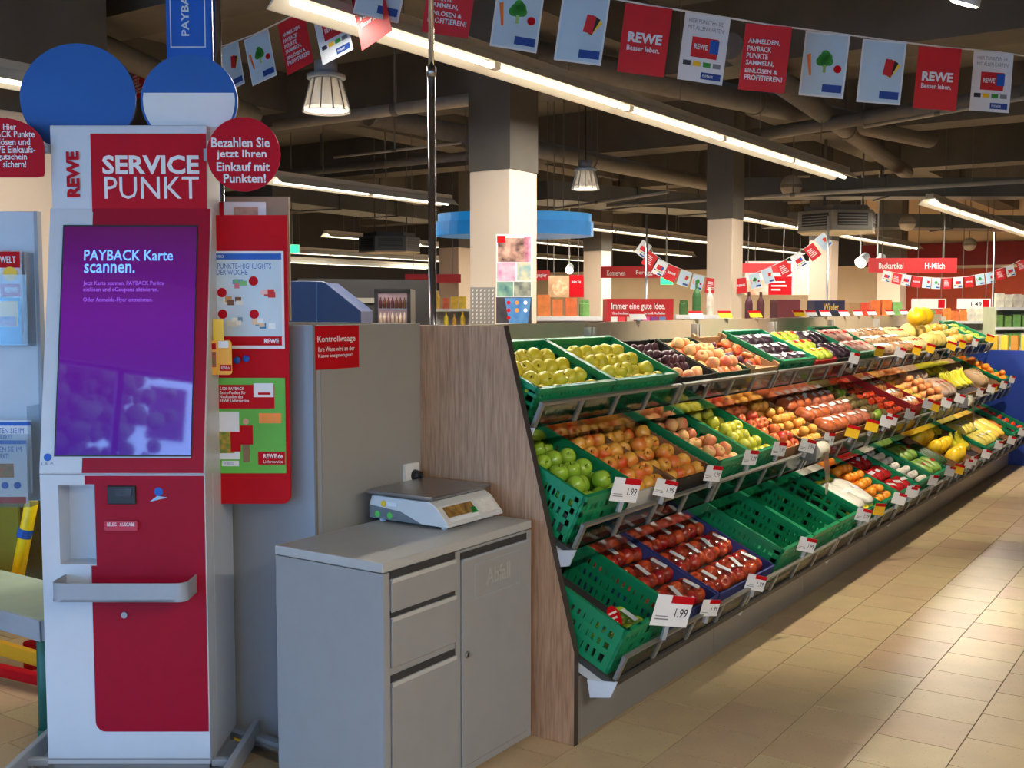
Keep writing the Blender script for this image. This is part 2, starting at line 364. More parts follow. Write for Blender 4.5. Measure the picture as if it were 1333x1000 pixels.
strip(470, 18, 1080, 235, 'long double fluorescent strip over the produce shelves, nearest of all', z=3.0, ext0=.3)
strip(360, 238, 580, 268, 'fluorescent strip left of the grey pole behind the round red sign')
strip(1220, 265, 1390, 325, 'fluorescent strip at the right edge of the picture')
strip(960, 278, 1175, 325, 'fluorescent strip below the large air unit')
strip(775, 293, 1020, 332, 'fluorescent strip starting at the right of the blue ring sign')
strip(698, 313, 880, 335, 'fluorescent strip below the blue ring sign, the longer of two')
strip(690, 334, 757, 341, 'short fluorescent strip low behind the poster column')
strip(380, 326, 600, 345, 'upper of two long thin strips over the drinks cooler', z=2.6)
strip(378, 340, 530, 351, 'lower of two long thin strips over the drinks cooler', z=2.5)
strip(428, 308, 467, 312, 'short fluorescent strip left of the dark ceiling unit', z=2.95)
strip(547, 320, 577, 323, 'short fluorescent strip right of the dark ceiling unit', z=2.95)
# strips over the aisle the viewer stands in
for k, (x, y0, y1) in enumerate(((1.6, -3, 3.5), (-5.6, -3.2, 2.4))):
    t = on(0, 0, 'z', 0)
    s_ = strip(470, 18, 1080, 235, ['fluorescent strip above the aisle to the right of the viewer', 'fluorescent strip over the entrance area behind the kiosk'][k], ext0=0)
    for c in list(s_.children):
        if c.type == 'LIGHT': c.data.energy *= (1.5, .4)[k]
    s_.location = (x, y0, 2.85)

# ---- bell lamps
BELLG = M('bell_frosted', (190, 186, 180), .25, var=.05, alpha=.75); LAMP = M('lamp_glow', (255, 240, 214), .4, var=0, emit=14)
def bell(u, v, d, label):
    p = dep(u, v, d); t = thing('bell_lamp', label, 'pendant lamp', p, 0, 'bell shaped pendant lamps'); t.scale = (1.2, 1.2, 1.2)
    MB().lathe([(.075, .17), (.08, .165), (.125, 0), (.121, 0), (.076, .16)], 24).build('shade', BELLG, t, smooth=True)
    for k in range(12):
        q = 2 * math.pi * k / 12; MB().cyl((.127 * math.cos(q), .127 * math.sin(q), 0), (.082 * math.cos(q), .082 * math.sin(q), .165), .004, n=5).build('rib', STEEL, t)
    MB().cyl((0, 0, .17), (0, 0, .19), .1, .1, 20).cyl((0, 0, .19), (0, 0, .26), .06, n=14).build('cap', GREYP, t, smooth=True)
    MB().cyl((0, 0, .012), (0, 0, .02), .115, n=20).build('diffuser', LAMP, t)
    MB().cyl((0, 0, .26), (0, 0, (ZC - p.z) / 1.2), .006, n=6).build('cord', DARK, t)
    ld = bpy.data.lights.new('lamp_light', 'SPOT'); ld.energy = SPOT_W; ld.spot_size = R(120); ld.spot_blend = .5; ld.color = (1, .9, .75); ld.shadow_soft_size = .1
    lo = bpy.data.objects.new('lamp_light', ld); COL.objects.link(lo); lo.parent = t; lo.location = (0, 0, -.01)
bell(425, 146, 6.8, 'bell lamp with clear ribbed shade, nearest of the three')
bell(659, 226, 9.6, 'bell lamp in front of the beige poster column')
bell(762, 247, 11.8, 'bell lamp right of the poster column, farthest of the three')

# ---- loudspeaker globes
GLB = M('globe_shell', (168, 162, 152), .5, var=.04); GLB2 = M('globe_band', (120, 114, 106), .5)
def globe(u, v, d, label):
    p = dep(u, v, d); t = thing('globe_speaker', label, 'loudspeaker', p, 0, 'white globe loudspeakers')
    MB().ball(r=.14, n=20, m=14).build('shell', GLB, t, smooth=True)
    MB().lathe([(.141, -.03), (.1415, -.028), (.1415, .008), (.141, .01)], 24).build('grille_band', GLB2, t, smooth=True)
    MB().cyl((0, 0, .135), (0, 0, ZC - p.z), .005, n=6).build('cable', DARK, t)
globe(668.5, 130, 9.2, 'white globe loudspeaker hanging below the long light strip, largest of four')
globe(1030, 242, 14.2, 'white globe loudspeaker at the far end of the long light strip')
globe(1181, 290, 18.6, 'small globe loudspeaker right of the ceiling air unit')
globe(1262, 318, 23, 'smallest globe loudspeaker low at the right')

# ---- ceiling air units
ACM = M('air_unit_shell', (120, 116, 108), .5, var=.06); ACD = M('air_unit_dark', (70, 74, 78), .5, var=.06)
def airunit(u, v, d, s, mat, label):
    p = dep(u, v, d); t = thing('air_unit', label, 'air conditioner', p, R(20))
    oc = lambda r: [(r * math.cos(R(22.5 + 60 * k)), r * math.sin(R(22.5 + 60 * k))) for k in range(6)]
    MB().prism(oc(.5 * s), -.02, .0, 'z').build('underside', M('air_unit_under', (176, 166, 140), .5), t)
    MB().prism(oc(.5 * s), .0, .24 * s, 'z').build('shell', mat, t, bevel=.01)
    MB().prism(oc(.42 * s), .24 * s, .3 * s, 'z').build('top', mat, t)
    for k in range(6):
        a = R(52.5 + 60 * k); q = MB(); T = Matrix.Rotation(a, 4, 'Z')
        q.box(.43 * s, .436 * s, -.19 * s, .19 * s, .05 * s, .2 * s, T); q.build('grille', DARK, t)
        for j in range(4): MB().box(.436 * s, .442 * s, -.18 * s, .18 * s, .065 * s + j * .033 * s, .075 * s + j * .033 * s, T).build('louvre', mat, t)
    for k in range(3):
        a = R(120 * k); MB().cyl((.3 * s * math.cos(a), .3 * s * math.sin(a), .3 * s), (.3 * s * math.cos(a), .3 * s * math.sin(a), ZC - p.z), .01, n=6).build('hanger', PIPE, t)
airunit(1089, 302, 14, 1.05, ACM, 'six sided grey ceiling air unit above the produce shelves')
airunit(507, 328, 16.5, .93, ACD, 'dark six sided ceiling air unit over the drinks cooler')

# ---- blue ring sign
p = dep(670, 308, 11.2); t = thing('ring_sign', 'large bright blue oval ring sign hanging behind the poster column', 'sign', p, YAW)
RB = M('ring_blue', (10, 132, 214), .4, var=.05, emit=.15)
def oval(rx, ry, n=40): return [(rx * math.cos(2 * math.pi * k / n), ry * math.sin(2 * math.pi * k / n)) for k in range(n)]
MB().prism(oval(.81, .5), .0, .14, 'z').build('lower_ring', RB, t)
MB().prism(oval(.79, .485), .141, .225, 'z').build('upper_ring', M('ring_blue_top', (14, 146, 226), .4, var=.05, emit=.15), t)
for sx in (-.5, .5): MB().cyl((sx, 0, .225), (sx, 0, ZC - p.z), .006, n=5).build('hanger', PIPE, t)

# ---- spotlights
def spot(u, v, d, aim, label, e=0., s=1.):
    p = dep(u, v, d); t = thing('spotlight', label, 'spotlight', p); q = (Vector(aim) - p).normalized()
    rot = q.to_track_quat('-Z', 'Y').to_euler()
    h = MB().lathe([(.05 * s, .2 * s), (.06 * s, .19 * s), (.075 * s, .02 * s), (.08 * s, 0)], 18).build('lamp_head', WHITE, t, rot=rot, smooth=True)
    MB().cyl((0, 0, -.004), (0, 0, -.001), .068 * s, n=18).build('lens', LAMP, h)
    MB().cyl((0, 0, .1 * s), (0, 0, ZC - p.z), .012, n=8).build('stem', WHITE, t)
    if e:
        ld = bpy.data.lights.new('spot_light', 'SPOT'); ld.energy = e; ld.spot_size = R(75); ld.spot_blend = .6; ld.color = (1, .88, .7); ld.shadow_soft_size = .06
        lo = bpy.data.objects.new('spot_light', ld); COL.objects.link(lo); lo.parent = t; lo.rotation_euler = rot; lo.location = q * .02
    return t
spot(1255, 5, 5.6, (-2.2, 6.2, .9), 'large white spotlight at the top right corner', 420)
p_ = dep(1255, 5, 5.6)
for k in range(3):  # unseen spotlights added to brighten the far end of the produce shelf
    q_ = Vector((p_.x, p_.y + 2.4 * (k + 1), p_.z)); uu, vv, dd = pix(q_); spot(uu, vv, dd, (-2.3, q_.y + .8, .9), 'added out of view spotlight brightening the produce shelf, %s along the aisle' % ('second', 'third', 'fourth')[k], 420)
spot(1142, 347, 18.4, (-6, 18, 0), 'glowing round spotlight beside the red aisle sign', 60, 1.1)
spot(1120, 342, 17, (-5.5, 14, .8), 'glowing spotlight at the left end of the red aisle sign', 60, 1.2)
spot(741, 352, 20, (-9, 14, .8), 'glowing spotlight above the cake poster', 40, 1.0)
# ================================================================ FRONT LEFT: kiosk, partition, cabinet, scale
NH = Vector((-math.sin(YAW), math.cos(YAW), 0))
def lp(O, u, v, yl=0.):
    """local x, z of the pixel on the camera-facing vertical plane at local depth yl of a thing standing at O"""
    r = ray(u, v); t = ((O - _C).dot(NH) + yl) / r.dot(NH); P = _C + r * t
    return (P - O).dot(_r), P.z - O.z
KO = dep(169, 1005, 3.8); KO.z = 0
K = thing('service_kiosk', 'tall white and red service terminal with a purple touch screen', 'kiosk', KO, YAW)
def kx(u, v, y=0.): return lp(KO, u, v, y)[0]
def kz(u, v, y=0.): return lp(KO, u, v, y)[1]
KW = M('kiosk_white', (196, 202, 210), .35, var=.02)
bx0, bx1 = -.283, .283
zt = kz(160, 618)                       # top of lower body
nzt, nzb = kz(100, 632), kz(100, 735)   # niche
nx0_, nx1_ = kx(77, 680), kx(124, 680)
MB().box(bx0, bx1, .09, .36, .06, zt).build('carcass', KW, K, bevel=.006)
MB().box(bx0, nx0_, 0, .09, .06, zt).box(nx1_, bx1, 0, .09, .06, zt).box(nx0_, nx1_, 0, .09, .06, nzb).box(nx0_, nx1_, 0, .09, nzt, zt).build('front_cover', KW, K)
MB().box(bx0 + .01, bx1 - .01, .02, .35, 0, .06).build('plinth', GREYP, K)
rx0, rx1 = kx(115, 735), bx1 - .004; rz0 = kz(200, 952)
red = rrect(rx0 + .012, rx1, rz0, nzb - .004, .035, 5, (1, 0, 0, 0))
MB().prism(red, -.004, 0, 'y').box(nx1_ + .002, rx1, -.004, 0, nzb - .004, zt - .004).box(rx0 - .004, nx1_ + .002, -.004, 0, nzt + .004, zt - .004).build('red_front', DRED, K)
MB().box(bx0, bx1, -.002, .001, .075, .081).build('seam', GREYP, K)
# scanner, plate, lock, little logo
x0, x1, z0, z1 = kx(141, 645), kx(178, 645), kz(160, 656), kz(160, 632)
sc = MB().box(x0, x1, -.012, -.003, z0, z1).build('scanner', DARK, K, bevel=.003)
MB().box(x0 + .03, x1 - .012, -.016, -.012, z0 + .03, z1 - .008).build('scanner_window', M('scanner_glass', (70, 74, 84), .15, var=.2, scale=30), sc)
x0, x1, z0, z1 = kx(138, 683), kx(181, 683), kz(160, 690), kz(160, 677)
pl = MB().prism(rrect(x0, x1, z0, z1, .006), -.016, -.003, 'y').build('slot_plate', M('plate_red', (186, 34, 62), .4), K)
text(pl, 'BELEG - AUSGABE', x0 + .01, x1 - .01, z0 + .016, z1 - .006, -.0165, PAPER, .01)
q = (kx(163, 800), kz(163, 800)); MB().cyl((q[0], -.012, q[1]), (q[0], -.003, q[1]), .011, n=14).build('lock', STEEL, K, smooth=True)
q = (kx(207, 640), kz(207, 640)); lg = MB().cyl((q[0], -.006, q[1]), (q[0], -.004, q[1]), .015, n=16).build('emblem', BLUE, K)
MB().prism([(q[0] - .03, q[1] - .034), (q[0] + .03, q[1] - .02), (q[0] - .005, q[1] - .014)], -.006, -.0045, 'y').build('swoosh', SKYB, lg)
# tray rail
zt0, zt1 = kz(155, 781, -.1), kz(155, 757, -.1); tx0, tx1 = kx(66, 768, -.12), kx(243, 768, -.12)
tr = MB().prism(rrect(tx0, tx1, -.13, .0, .03, 5, (1, 1, 0, 0)), zt0, zt0 + .008, 'z')
outer = rrect(tx0, tx1, -.13, .03, .035, 5, (1, 1, 0, 0)); pts = [p for p in outer]
for i in range(len(pts) - 1):
    (xa, ya), (xb, yb) = pts[i], pts[i + 1]
pth = [(tx0, .0)] + [(tx0 + .035 - .035 * math.cos(R(a)), -.095 - .035 * math.sin(R(a))) for a in range(0, 91, 15)] + [(tx1 - .035 + .035 * math.sin(R(a)), -.095 - .035 * math.cos(R(a))) for a in range(0, 91, 15)] + [(tx1, .0)]
for (xa, ya), (xb, yb) in zip(pth[:-1], pth[1:]): tr.add([(xa, ya, zt0), (xb, yb, zt0), (xb, yb, zt1), (xa, ya, zt1), (xa * .985, ya + .006, zt0), (xb * .985, yb + .006, zt0), (xb * .985, yb + .006, zt1), (xa * .985, ya + .006, zt1)], [(0, 1, 2, 3), (4, 7, 6, 5), (3, 2, 6, 7), (0, 4, 5, 1)])
tr.build('tray', GREYP, K)
# bumper around the base
bm_ = MB(); Lb = [(-.37, .30), (-.37, -.16), (.37, -.16), (.37, .30)]
for (xa, ya), (xb, yb) in zip(Lb[:-1], Lb[1:]):
    d = Vector((xb - xa, yb - ya, 0)); T = Matrix.Translation((xa, ya, 0)) @ Matrix.Rotation(math.atan2(d.y, d.x), 4, 'Z')
    bm_.box(-.012, d.length + .012, -.012, .012, .03, .1, T)
for xa in (-.36, .285): bm_.box(xa, xa + .075, .0, .03, .05, .075)
bm_.box(-.36, .36, -.15, .29, .0, .03).build('base_bumper', GREYP, K, bevel=.004)
# tilted screen head
HD = bpy.data.objects.new('screen_head', None); 
head = MB().box(bx0 - .002, bx1, 0, .24, 0, .93).build('screen_head', KW, K, (0, -.004, zt + .002), (R(-9.5), 0, 0), bevel=.006)
def hx(u, v): return (u - (161.5 + (618 - v) / 338 * 9)) * (.00268 + (618 - v) / 338 * .0001)
def hz(v): return (618 - v) / 338 * .93
MB().box(hx(111, 608), bx1 - .004, -.003, 0, .004, hz(598)).box(hx(123, 290), bx1 - .004, -.003, 0, hz(303), .926).box(hx(252, 450), bx1 - .004, -.003, 0, hz(598), hz(303)).build('red_surround', DRED, head)
sx0, sx1, sz0, sz1 = hx(83, 450), hx(252, 450), hz(594), hz(305)
MB().box(sx0 - .006, sx1 + .004, -.006, -.001, sz0 - .006, sz1 + .006).build('screen_bezel', DARK, head)
SCRN = bpy.data.materials.new('screen_purple'); SCRN.use_nodes = True; MATS['screen_purple'] = SCRN
N = SCRN.node_tree.nodes; L = SCRN.node_tree.links; b = N['Principled BSDF']
b.inputs['Base Color'].default_value = (.01, .005, .02, 1); b.inputs['Roughness'].default_value = .03; b.inputs['Specular IOR Level'].default_value = 1.; b.inputs['Coat Weight'].default_value = .6
tc = N.new('ShaderNodeTexCoord'); sp = N.new('ShaderNodeSeparateXYZ'); L.new(tc.outputs['Object'], sp.inputs[0])
mr = N.new('ShaderNodeMapRange'); mr.inputs['From Min'].default_value = sz0; mr.inputs['From Max'].default_value = sz1; L.new(sp.outputs[2], mr.inputs[0])
rp = N.new('ShaderNodeValToRGB'); L.new(mr.outputs[0], rp.inputs[0])
rp.color_ramp.elements[0].color = (*lin((72, 22, 150)), 1); rp.color_ramp.elements[1].color = (*lin((84, 12, 84)), 1)
e_ = rp.color_ramp.elements.new(.6); e_.color = (*lin((104, 16, 146)), 1)
L.new(rp.outputs[0], b.inputs['Emission Color']); b.inputs['Emission Strength'].default_value = .9
scr = MB().box(sx0, sx1, -.008, -.006, sz0, sz1).build('screen', SCRN, head)
SCT = M('screen_text', (110, 170, 250), .4, var=0, emit=.9); SCT2 = M('screen_text_dim', (140, 80, 200), .4, var=0, emit=.7)
text(scr, 'PAYBACK Karte', hx(113, 340), hx(225, 340), hz(349), hz(335), -.0085, SCT, .012)
text(scr, 'scannen.', hx(113, 360), hx(177, 360), hz(365), hz(353), -.0085, SCT, .012)
for s_, v, u1 in (('Jetzt Karte scannen, PAYBACK Punkte', 378, 214), ('einlösen und eCoupons aktivieren.', 386, 207), ('Oder Anmelde-Flyer entnehmen.', 399, 200)):
    text(scr, s_, hx(112, v), hx(u1, v), hz(v + 4), hz(v - 3), -.0085, SCT2, .005)
q = (hx(67, 597), hz(597)); lg = MB().cyl((q[0], -.003, q[1]), (q[0], 0, q[1]), .013, n=16).build('emblem', BLUE, head)
text(head, 'J & A', q[0] - .022, q[0] + .022, q[1] - .028, q[1] - .017, -.002, GINK)
# header
hy = .150; h0, h1 = kz(165, 279, hy), kz(165, 163, hy); hx0, hx1 = kx(66, 220, hy), kx(270, 220, hy)
hdr = MB().box(hx0, hx1, hy, hy + .16, h0, h1).build('header', KW, K, bevel=.004)
HR = M('header_red', (180, 4, 28), .5, var=.03, spec=.15)
rxa = kx(119, 220, hy)
MB().box(rxa, hx1 - .003, hy - .003, hy, h0 + .002, kz(165, 174, hy)).build('header_red_field', HR, hdr)
def ktext(par, s, u0, u1, v0, v1, y, mat, bold=0.): return text(par, s, kx(u0, (v0 + v1) / 2, y), kx(u1, (v0 + v1) / 2, y), kz((u0 + u1) / 2, v1, y), kz((u0 + u1) / 2, v0, y), y, mat, bold)
ktext(hdr, 'SERVICE', 133, 259, 202, 227, hy - .004, PAPER, .03)
ktext(hdr, 'PUNKT', 136, 259, 230, 259, hy - .004, PAPER, .0)
# vertical REWE: letters run bottom to top
ux, uz = kx(104, 227, hy), kz(90, 257, hy)
text(hdr, 'REWE', ux, ux + (kz(90, 197, hy) - kz(90, 257, hy)), uz, uz + (kx(104, 227, hy) - kx(87, 227, hy)), hy - .004, HR, .05, rot=(R(90), R(-90), 0))
# red notice board at the side of the kiosk
by = .20
bd = MB().prism(rrect(kx(276, 470, by), kx(376, 470, by), kz(330, 656, by), kz(330, 280, by), .03, 5, (0, 1, 0, 0)), by, by + .012, 'y').build('side_board', RED, K)
MB().box(bx1, kx(276, 470, by) + .02, by - .01, by + .012, 1.15, 1.30).build('board_bracket', STEEL, K)
ya = by - .002
P1 = thing('points_poster', 'white poster listing weekly point offers on the red side board', 'poster', KO, YAW)
def kpatch(par, name, mat, u0, u1, v0, v1, y, th=.001): return patch(par, name, mat, kx(u0, v0, y), kx(u1, v0, y), kz(u0, v1, y), kz(u0, v0, y), y, th)
kpatch(P1, 'paper', PAPER, 276, 369, 327, 454, ya, .003)
yb = ya - .0035
kpatch(P1, 'blue_header', BLUE, 279, 366, 330, 338, yb)
text(P1, 'PAYBACK', kx(281, 334, yb), kx(292, 334, yb), kz(281, 336, yb), kz(281, 332, yb), yb - .0015, PAPER)
kpatch(P1, 'pale_field', M('poster_pale', (196, 212, 222), .6, var=.05, scale=6), 279, 366, 338.5, 438, yb)
ktext(P1, 'PUNKTE-HIGHLIGHTS', 283, 353, 343, 350, yb - .0015, BLUE, .0); ktext(P1, 'DER WOCHE', 282, 322, 351, 358, yb - .0015, BLUE, .0)
kpatch(P1, 'red_footer', RED, 279, 367, 438, 450, yb); ktext(P1, 'REWE', 344, 363, 441, 447, yb - .0015, PAPER, .03)
for (u, v) in ((289, 381), (330, 366), (290, 409), (331, 409)):
    MB().cyl((kx(u, v, yb), yb - .002, kz(u, v, yb)), (kx(u, v, yb), yb - .0011, kz(u, v, yb)), .017, n=16).build('offer_badge', RED, P1)
rr = random.Random(4)
for (u0, u1, v0, v1, cs) in ((289, 319, 385, 399, ((196, 150, 90), (230, 225, 210), (120, 80, 50))), (337, 358, 376, 389, ((206, 40, 40), (206, 40, 40), (240, 190, 180))), (295, 319, 412, 427, ((220, 215, 200), (120, 150, 170), (240, 235, 220))), (328, 360, 413, 427, ((60, 130, 170), (230, 235, 235), (230, 190, 150))), (302, 322, 363, 375, ((80, 150, 190), (210, 110, 120), (120, 180, 110)))):
    for k in range(6):
        ua = rr.uniform(u0, u1 - 8); va = rr.uniform(v0, v1 - 6); c = cs[k % 3]
        kpatch(P1, 'product_print', M('print_%d_%d_%d' % c, c, .6), ua, ua + rr.uniform(6, 10), va, va + rr.uniform(5, 8), yb - .0011 - k * .0002, .0002)
P2 = thing('delivery_poster', 'green delivery service poster on the lower red side board', 'poster', KO, YAW)
kpatch(P2, 'paper', M('poster_green', (96, 176, 56), .55, var=.12, scale=3), 281, 371, 492, 616, ya, .003)
kpatch(P2, 'red_text_box', RED, 284, 357, 501, 532, yb)
for k, s_ in enumerate(('5.000 PAYBACK', 'Extra-Punkte für', 'Neukunden des', 'REWE Lieferservice')):
    ktext(P2, s_, 286, 286 + (32, 34, 30, 38)[k], 504 + k * 5.2, 508 + k * 5.2, yb - .0015, PAPER, .01)
kpatch(P2, 'coupon_print', PAPER, 330, 356, 499, 517, yb - .001); kpatch(P2, 'coupon_bar', RED, 336, 352, 511, 514, yb - .0022)
kpatch(P2, 'orange_flash', ORANGE, 337, 366, 538, 551, yb)
kpatch(P2, 'van_print', PAPER, 285, 311, 536, 598, yb); kpatch(P2, 'crate_print', M('print_veg', (200, 150, 40), .6, c2=(70, 120, 40), scale=60), 284, 305, 562, 590, yb - .001)
kpatch(P2, 'bag_print', RED, 300, 313, 562, 588, yb - .002)
# delivery person in the print: plain shapes only
kpatch(P2, 'printed_trousers', M('print_khaki', (130, 104, 70), .6), 316, 325, 578, 602, yb); kpatch(P2, 'printed_jacket', RED, 312, 329, 554, 579, yb - .001)
q = (kx(320, 549, yb), kz(320, 549, yb)); MB().cyl((q[0], yb - .0012, q[1]), (q[0], yb, q[1]), .011, n=14).build('printed_head', M('print_skin', (206, 160, 130), .6), P2)
kpatch(P2, 'red_corner_box', RED, 336, 371, 588, 605, yb); ktext(P2, 'REWE.de', 343, 368, 591, 597, yb - .0015, PAPER, .02); ktext(P2, 'Lieferservice', 343, 368, 599, 603, yb - .0015, PAPER)
kpatch(P2, 'logo_box', PAPER, 289, 311, 600, 607, yb); ktext(P2, 'PAYBACK', 291, 304, 602, 605, yb - .0015, BLUE)
P3 = thing('yellow_tag', 'small yellow offer tag hanging on a strap beside the screen', 'tag', KO, YAW); yc = -.02 + .14
kpatch(P3, 'strap', YELLOW, 277, 291, 416, 446, yc, .003)
MB().prism(rrect(kx(263, 465, yc), kx(302, 465, yc), kz(280, 488, yc), kz(280, 443, yc), .012), yc - .004, yc - .0005, 'y').build('card', M('tag_yellow', (240, 170, 44), .5), P3)
for nm, mt, a in (('red_print', RED, (265, 281, 447, 455)), ('white_print', PAPER, (284, 297, 444, 453)), ('picture_print', M('print_mixed', (200, 60, 50), .6, c2=(60, 110, 60), scale=80), (264, 281, 458, 478)), ('logo_print', RED, (286, 301, 475, 483))):
    kpatch(P3, nm, mt, *a, yc - .0042)
ktext(P3, 'REWE.de', 288, 299, 477, 481, yc - .0055, PAPER)
for u, v, s_ in ((309, 469, 'left'), (321, 467, 'right')):
    q = (kx(u, v, ya), kz(u, v, ya)); o = MB().ball((0, 0, 0), .013, 1, .6, 1, 14, 8).build('magnet', BLUE, None, KO + _r * q[0] + NH * (ya - .008) + Vector((0, 0, q[1])), (0, 0, YAW), smooth=True)
    tag(o, 'round blue magnet on the red side board, %s of the pair' % s_, 'magnet', 'blue magnets')
# beige back board with a photo strip behind the red board
bb = thing('back_board', 'beige display board standing behind the red side board', 'board', KO, YAW)
MB().box(.292, kx(376, 300, .3), .3, .325, 1.6, kz(320, 256, .3)).box(.30,.33,.325,.34,1.58,1.9).box(.20,.33,.365,.375,1.65,1.75).box(.30,.33,.34,.375,1.65,1.75).build('panel', M('board_beige', (150, 126, 100), .6), bb)
kpatch(bb, 'photo_strip', PAPER, 279, 346, 263, 281, .299); kpatch(bb, 'red_strip', RED, 279, 291, 263, 281, .297)
kpatch(bb, 'portrait_print', M('print_skin2', (190, 150, 128), .6, var=.2, scale=40), 304, 336, 269, 281, .297)
# round and leaf signs
def ring(r, n=36): return [(r * math.cos(2 * math.pi * k / n), r * math.sin(2 * math.pi * k / n)) for k in range(n)]
sy = .10; c = (kx(317, 201, sy), kz(317, 201, sy)); rd = (kx(365, 201, sy) - kx(269, 201, sy)) / 2
RS = thing('round_sign', 'round red sign with white lettering at the kiosk header corner', 'sign', KO, YAW)
MB().prism([(c[0] + a, c[1] + b) for a, b in ring(rd)], sy, sy + .006, 'y').build('disc', HR, RS)
for s_, u0, u1, v0, v1 in (('Bezahlen Sie', 275, 351, 179, 192), ('jetzt Ihren', 282, 347, 195, 208), ('Einkauf mit', 282, 351, 211, 223), ('Punkten!', 291, 346, 226, 238)):
    ktext(RS, s_, u0, u1, v0, v1, sy - .001, PAPER, .02)
MB().box(c[0] - rd, hx1, sy + .006, hy, c[1] - .02, c[1] + .02).build('mount', GREYP, RS)
LS = thing('leaf_sign', 'red drop shaped sign with white lettering left of the kiosk header', 'sign', KO, YAW); ly = .12
cx_, cz_ = kx(0, 192, ly), kz(0, 192, ly); r_ = kx(57, 192, ly) - cx_
hgt = (kz(0, 150, ly) - kz(0, 228, ly)) / 2
pts = [(cx_ + r_ * math.cos(R(a)), cz_ + hgt * math.sin(R(a))) for a in range(0, 271, 10)] + [(cx_ + r_ * .8, cz_ - hgt), (cx_ + r_ * .97, cz_ - hgt * .96), (cx_ + r_, cz_ - hgt * .8)]
MB().prism(pts, ly, ly + .006, 'y').build('disc', HR, LS)
for s_, u0, u1, v0, v1 in (('Hier', 4, 21, 161, 169), ('PAYBACK Punkte', -28, 45, 170, 179), ('einlösen und', -14, 39, 180, 189), ('REWE Einkaufs-', -20, 46, 190, 199), ('gutschein', -3, 35, 200, 210), ('sichern!', 4, 34, 209, 218)):
    ktext(LS, s_, u0, u1, v0, v1, ly - .001, PAPER, .015)
MB().box(cx_ + r_ * .6, hx0, ly + .006, hy + .02, cz_ - .015, cz_ + .015).build('mount', GREYP, LS)
# plain round blue topper boards
TB = M('topper_blue', (12, 84, 164), .45, var=.05, scale=3)
ty = .22
T1 = thing('topper_board', 'large round blue cardboard topper on the left of the kiosk header', 'board', KO, YAW)
c = (kx(101, 128, ty), kz(101, 128, ty)); r1 = (kx(178, 128, ty) - kx(27, 128, ty)) / 2
MB().prism([(c[0] + a, c[1] + b * .93) for a, b in ring(r1, 48)], ty, ty + .012, 'y').build('disc', TB, T1)
MB().box(c[0] - .02, c[0] + .02, ty + .012, ty + .03, h1 - .1, c[1]).build('support', GREYP, T1)
T2 = thing('topper_board', 'smaller round blue and white cardboard topper right of the larger one', 'board', KO, YAW); ty2 = .20
c = (kx(246, 131, ty2), kz(246, 131, ty2)); r2 = (kx(309, 131, ty2) - kx(183, 131, ty2)) / 2
MB().prism([(c[0] + a, c[1] + b * .94) for a, b in ring(r2, 48)], ty2, ty2 + .012, 'y').build('disc', TB, T2)
MB().prism([(c[0] + r2 * .95 * math.cos(R(a)), c[1] + r2 * .9 * math.sin(R(a))) for a in range(170, 371, 8)], ty2 - .002, ty2 - .0002, 'y').build('white_field', PAPER, T2)
MB().box(c[0] - .02, c[0] + .02, ty2 + .012, ty2 + .03, h1 - .1, c[1]).build('support', GREYP, T2)
# blue totem
TP = dep(250, 400, 4.28); TP.z = 0
TT = thing('totem_sign', 'tall blue totem sign with vertical white lettering behind the toppers', 'sign', TP, YAW)
a0, zb_ = lp(TP, 217, 80); a1, zt_ = lp(TP, 273, -90)
MB().box(a0, a1, 0, .03, 0, zt_).build('panel', M('totem_blue', (14, 92, 190), .4, var=.04), TT, bevel=.004)
MB().cyl((a1 + .018, .015, 0), (a1 + .018, .015, zt_), .016, n=14).build('post', CHROME, TT, smooth=True)
lz0, lz1 = lp(TP, 250, 47)[1], lp(TP, 250, -30)[1]; lxr = lp(TP, 246, 20)[0]
text(TT, 'PAYBACK', lxr, lxr + (lz1 - lz0), lz0, lz0 + .03, -.002, PAPER, .02, rot=(R(90), R(-90), 0))
fr = MB(); xa, za = lp(TP, 222, 62); xb = lp(TP, 268, 62)[0]
fr.box(xa, xa + .004, -.002, 0, za, zt_ - .1).box(xb - .004, xb, -.002, 0, za, zt_ - .1).box(xa, xb, -.002, 0, za, za + .004); fr.build('frame_line', PAPER, TT)

# ---- partition (service counter screen)
PART = M('partition_grey', (150, 146, 138), .5, var=.03, scale=3)
pt = thing('partition', 'waist high grey partition box behind the kiosk and cabinet', 'partition', (-2.78, 2.83, 0))
MB().box(-1.25, 0, 0, .03, 0, 1.585).build('front_panel', M('partition_front_daylit', (150, 154, 160), .5, var=.03, scale=3), pt)  # blue of the daylight put into the colour; other panels are plain grey
MB().box(-.03, 0, .031, .60, 0, 1.585).build('side_panel', PART, pt)
MB().box(-1.25, -.031, .57, .60, 0, 1.585).build('rear_panel', PART, pt)
MB().box(-.005, .004, -.004, .005, 0, 1.588).build('corner_trim', M('trim_taupe', (130, 116, 100), .5), pt)
SG = thing('scale_notice', 'small red notice about the control scale on the grey partition', 'sign', (-2.779, 2.83, 0), R(90))
def px_(u, v): q = on(u, v, 'x', -2.776); return q.y - 2.83, q.z
a0, a1 = px_(410, 450)[0], px_(467, 450)[0]; za, zb = px_(440, 480)[1], px_(440, 424)[1]
patch(SG, 'plate', RED, a0, a1, za, zb, -.001, .003)
for s_, u0, u1, v0, v1 in (('Kontrollwaage', 413, 462, 437, 447), ('Ihre Ware wird an der', 414, 461, 451, 457), ('Kasse ausgewogen!', 414, 458, 460, 466)):
    (p, q), (p2, q2) = px_(u0, v1), px_(u1, v0); text(SG, s_, p, p2, (q + px_(u1, v1)[1]) / 2, (q2 + px_(u0, v0)[1]) / 2, -.0045, PAPER, .008)
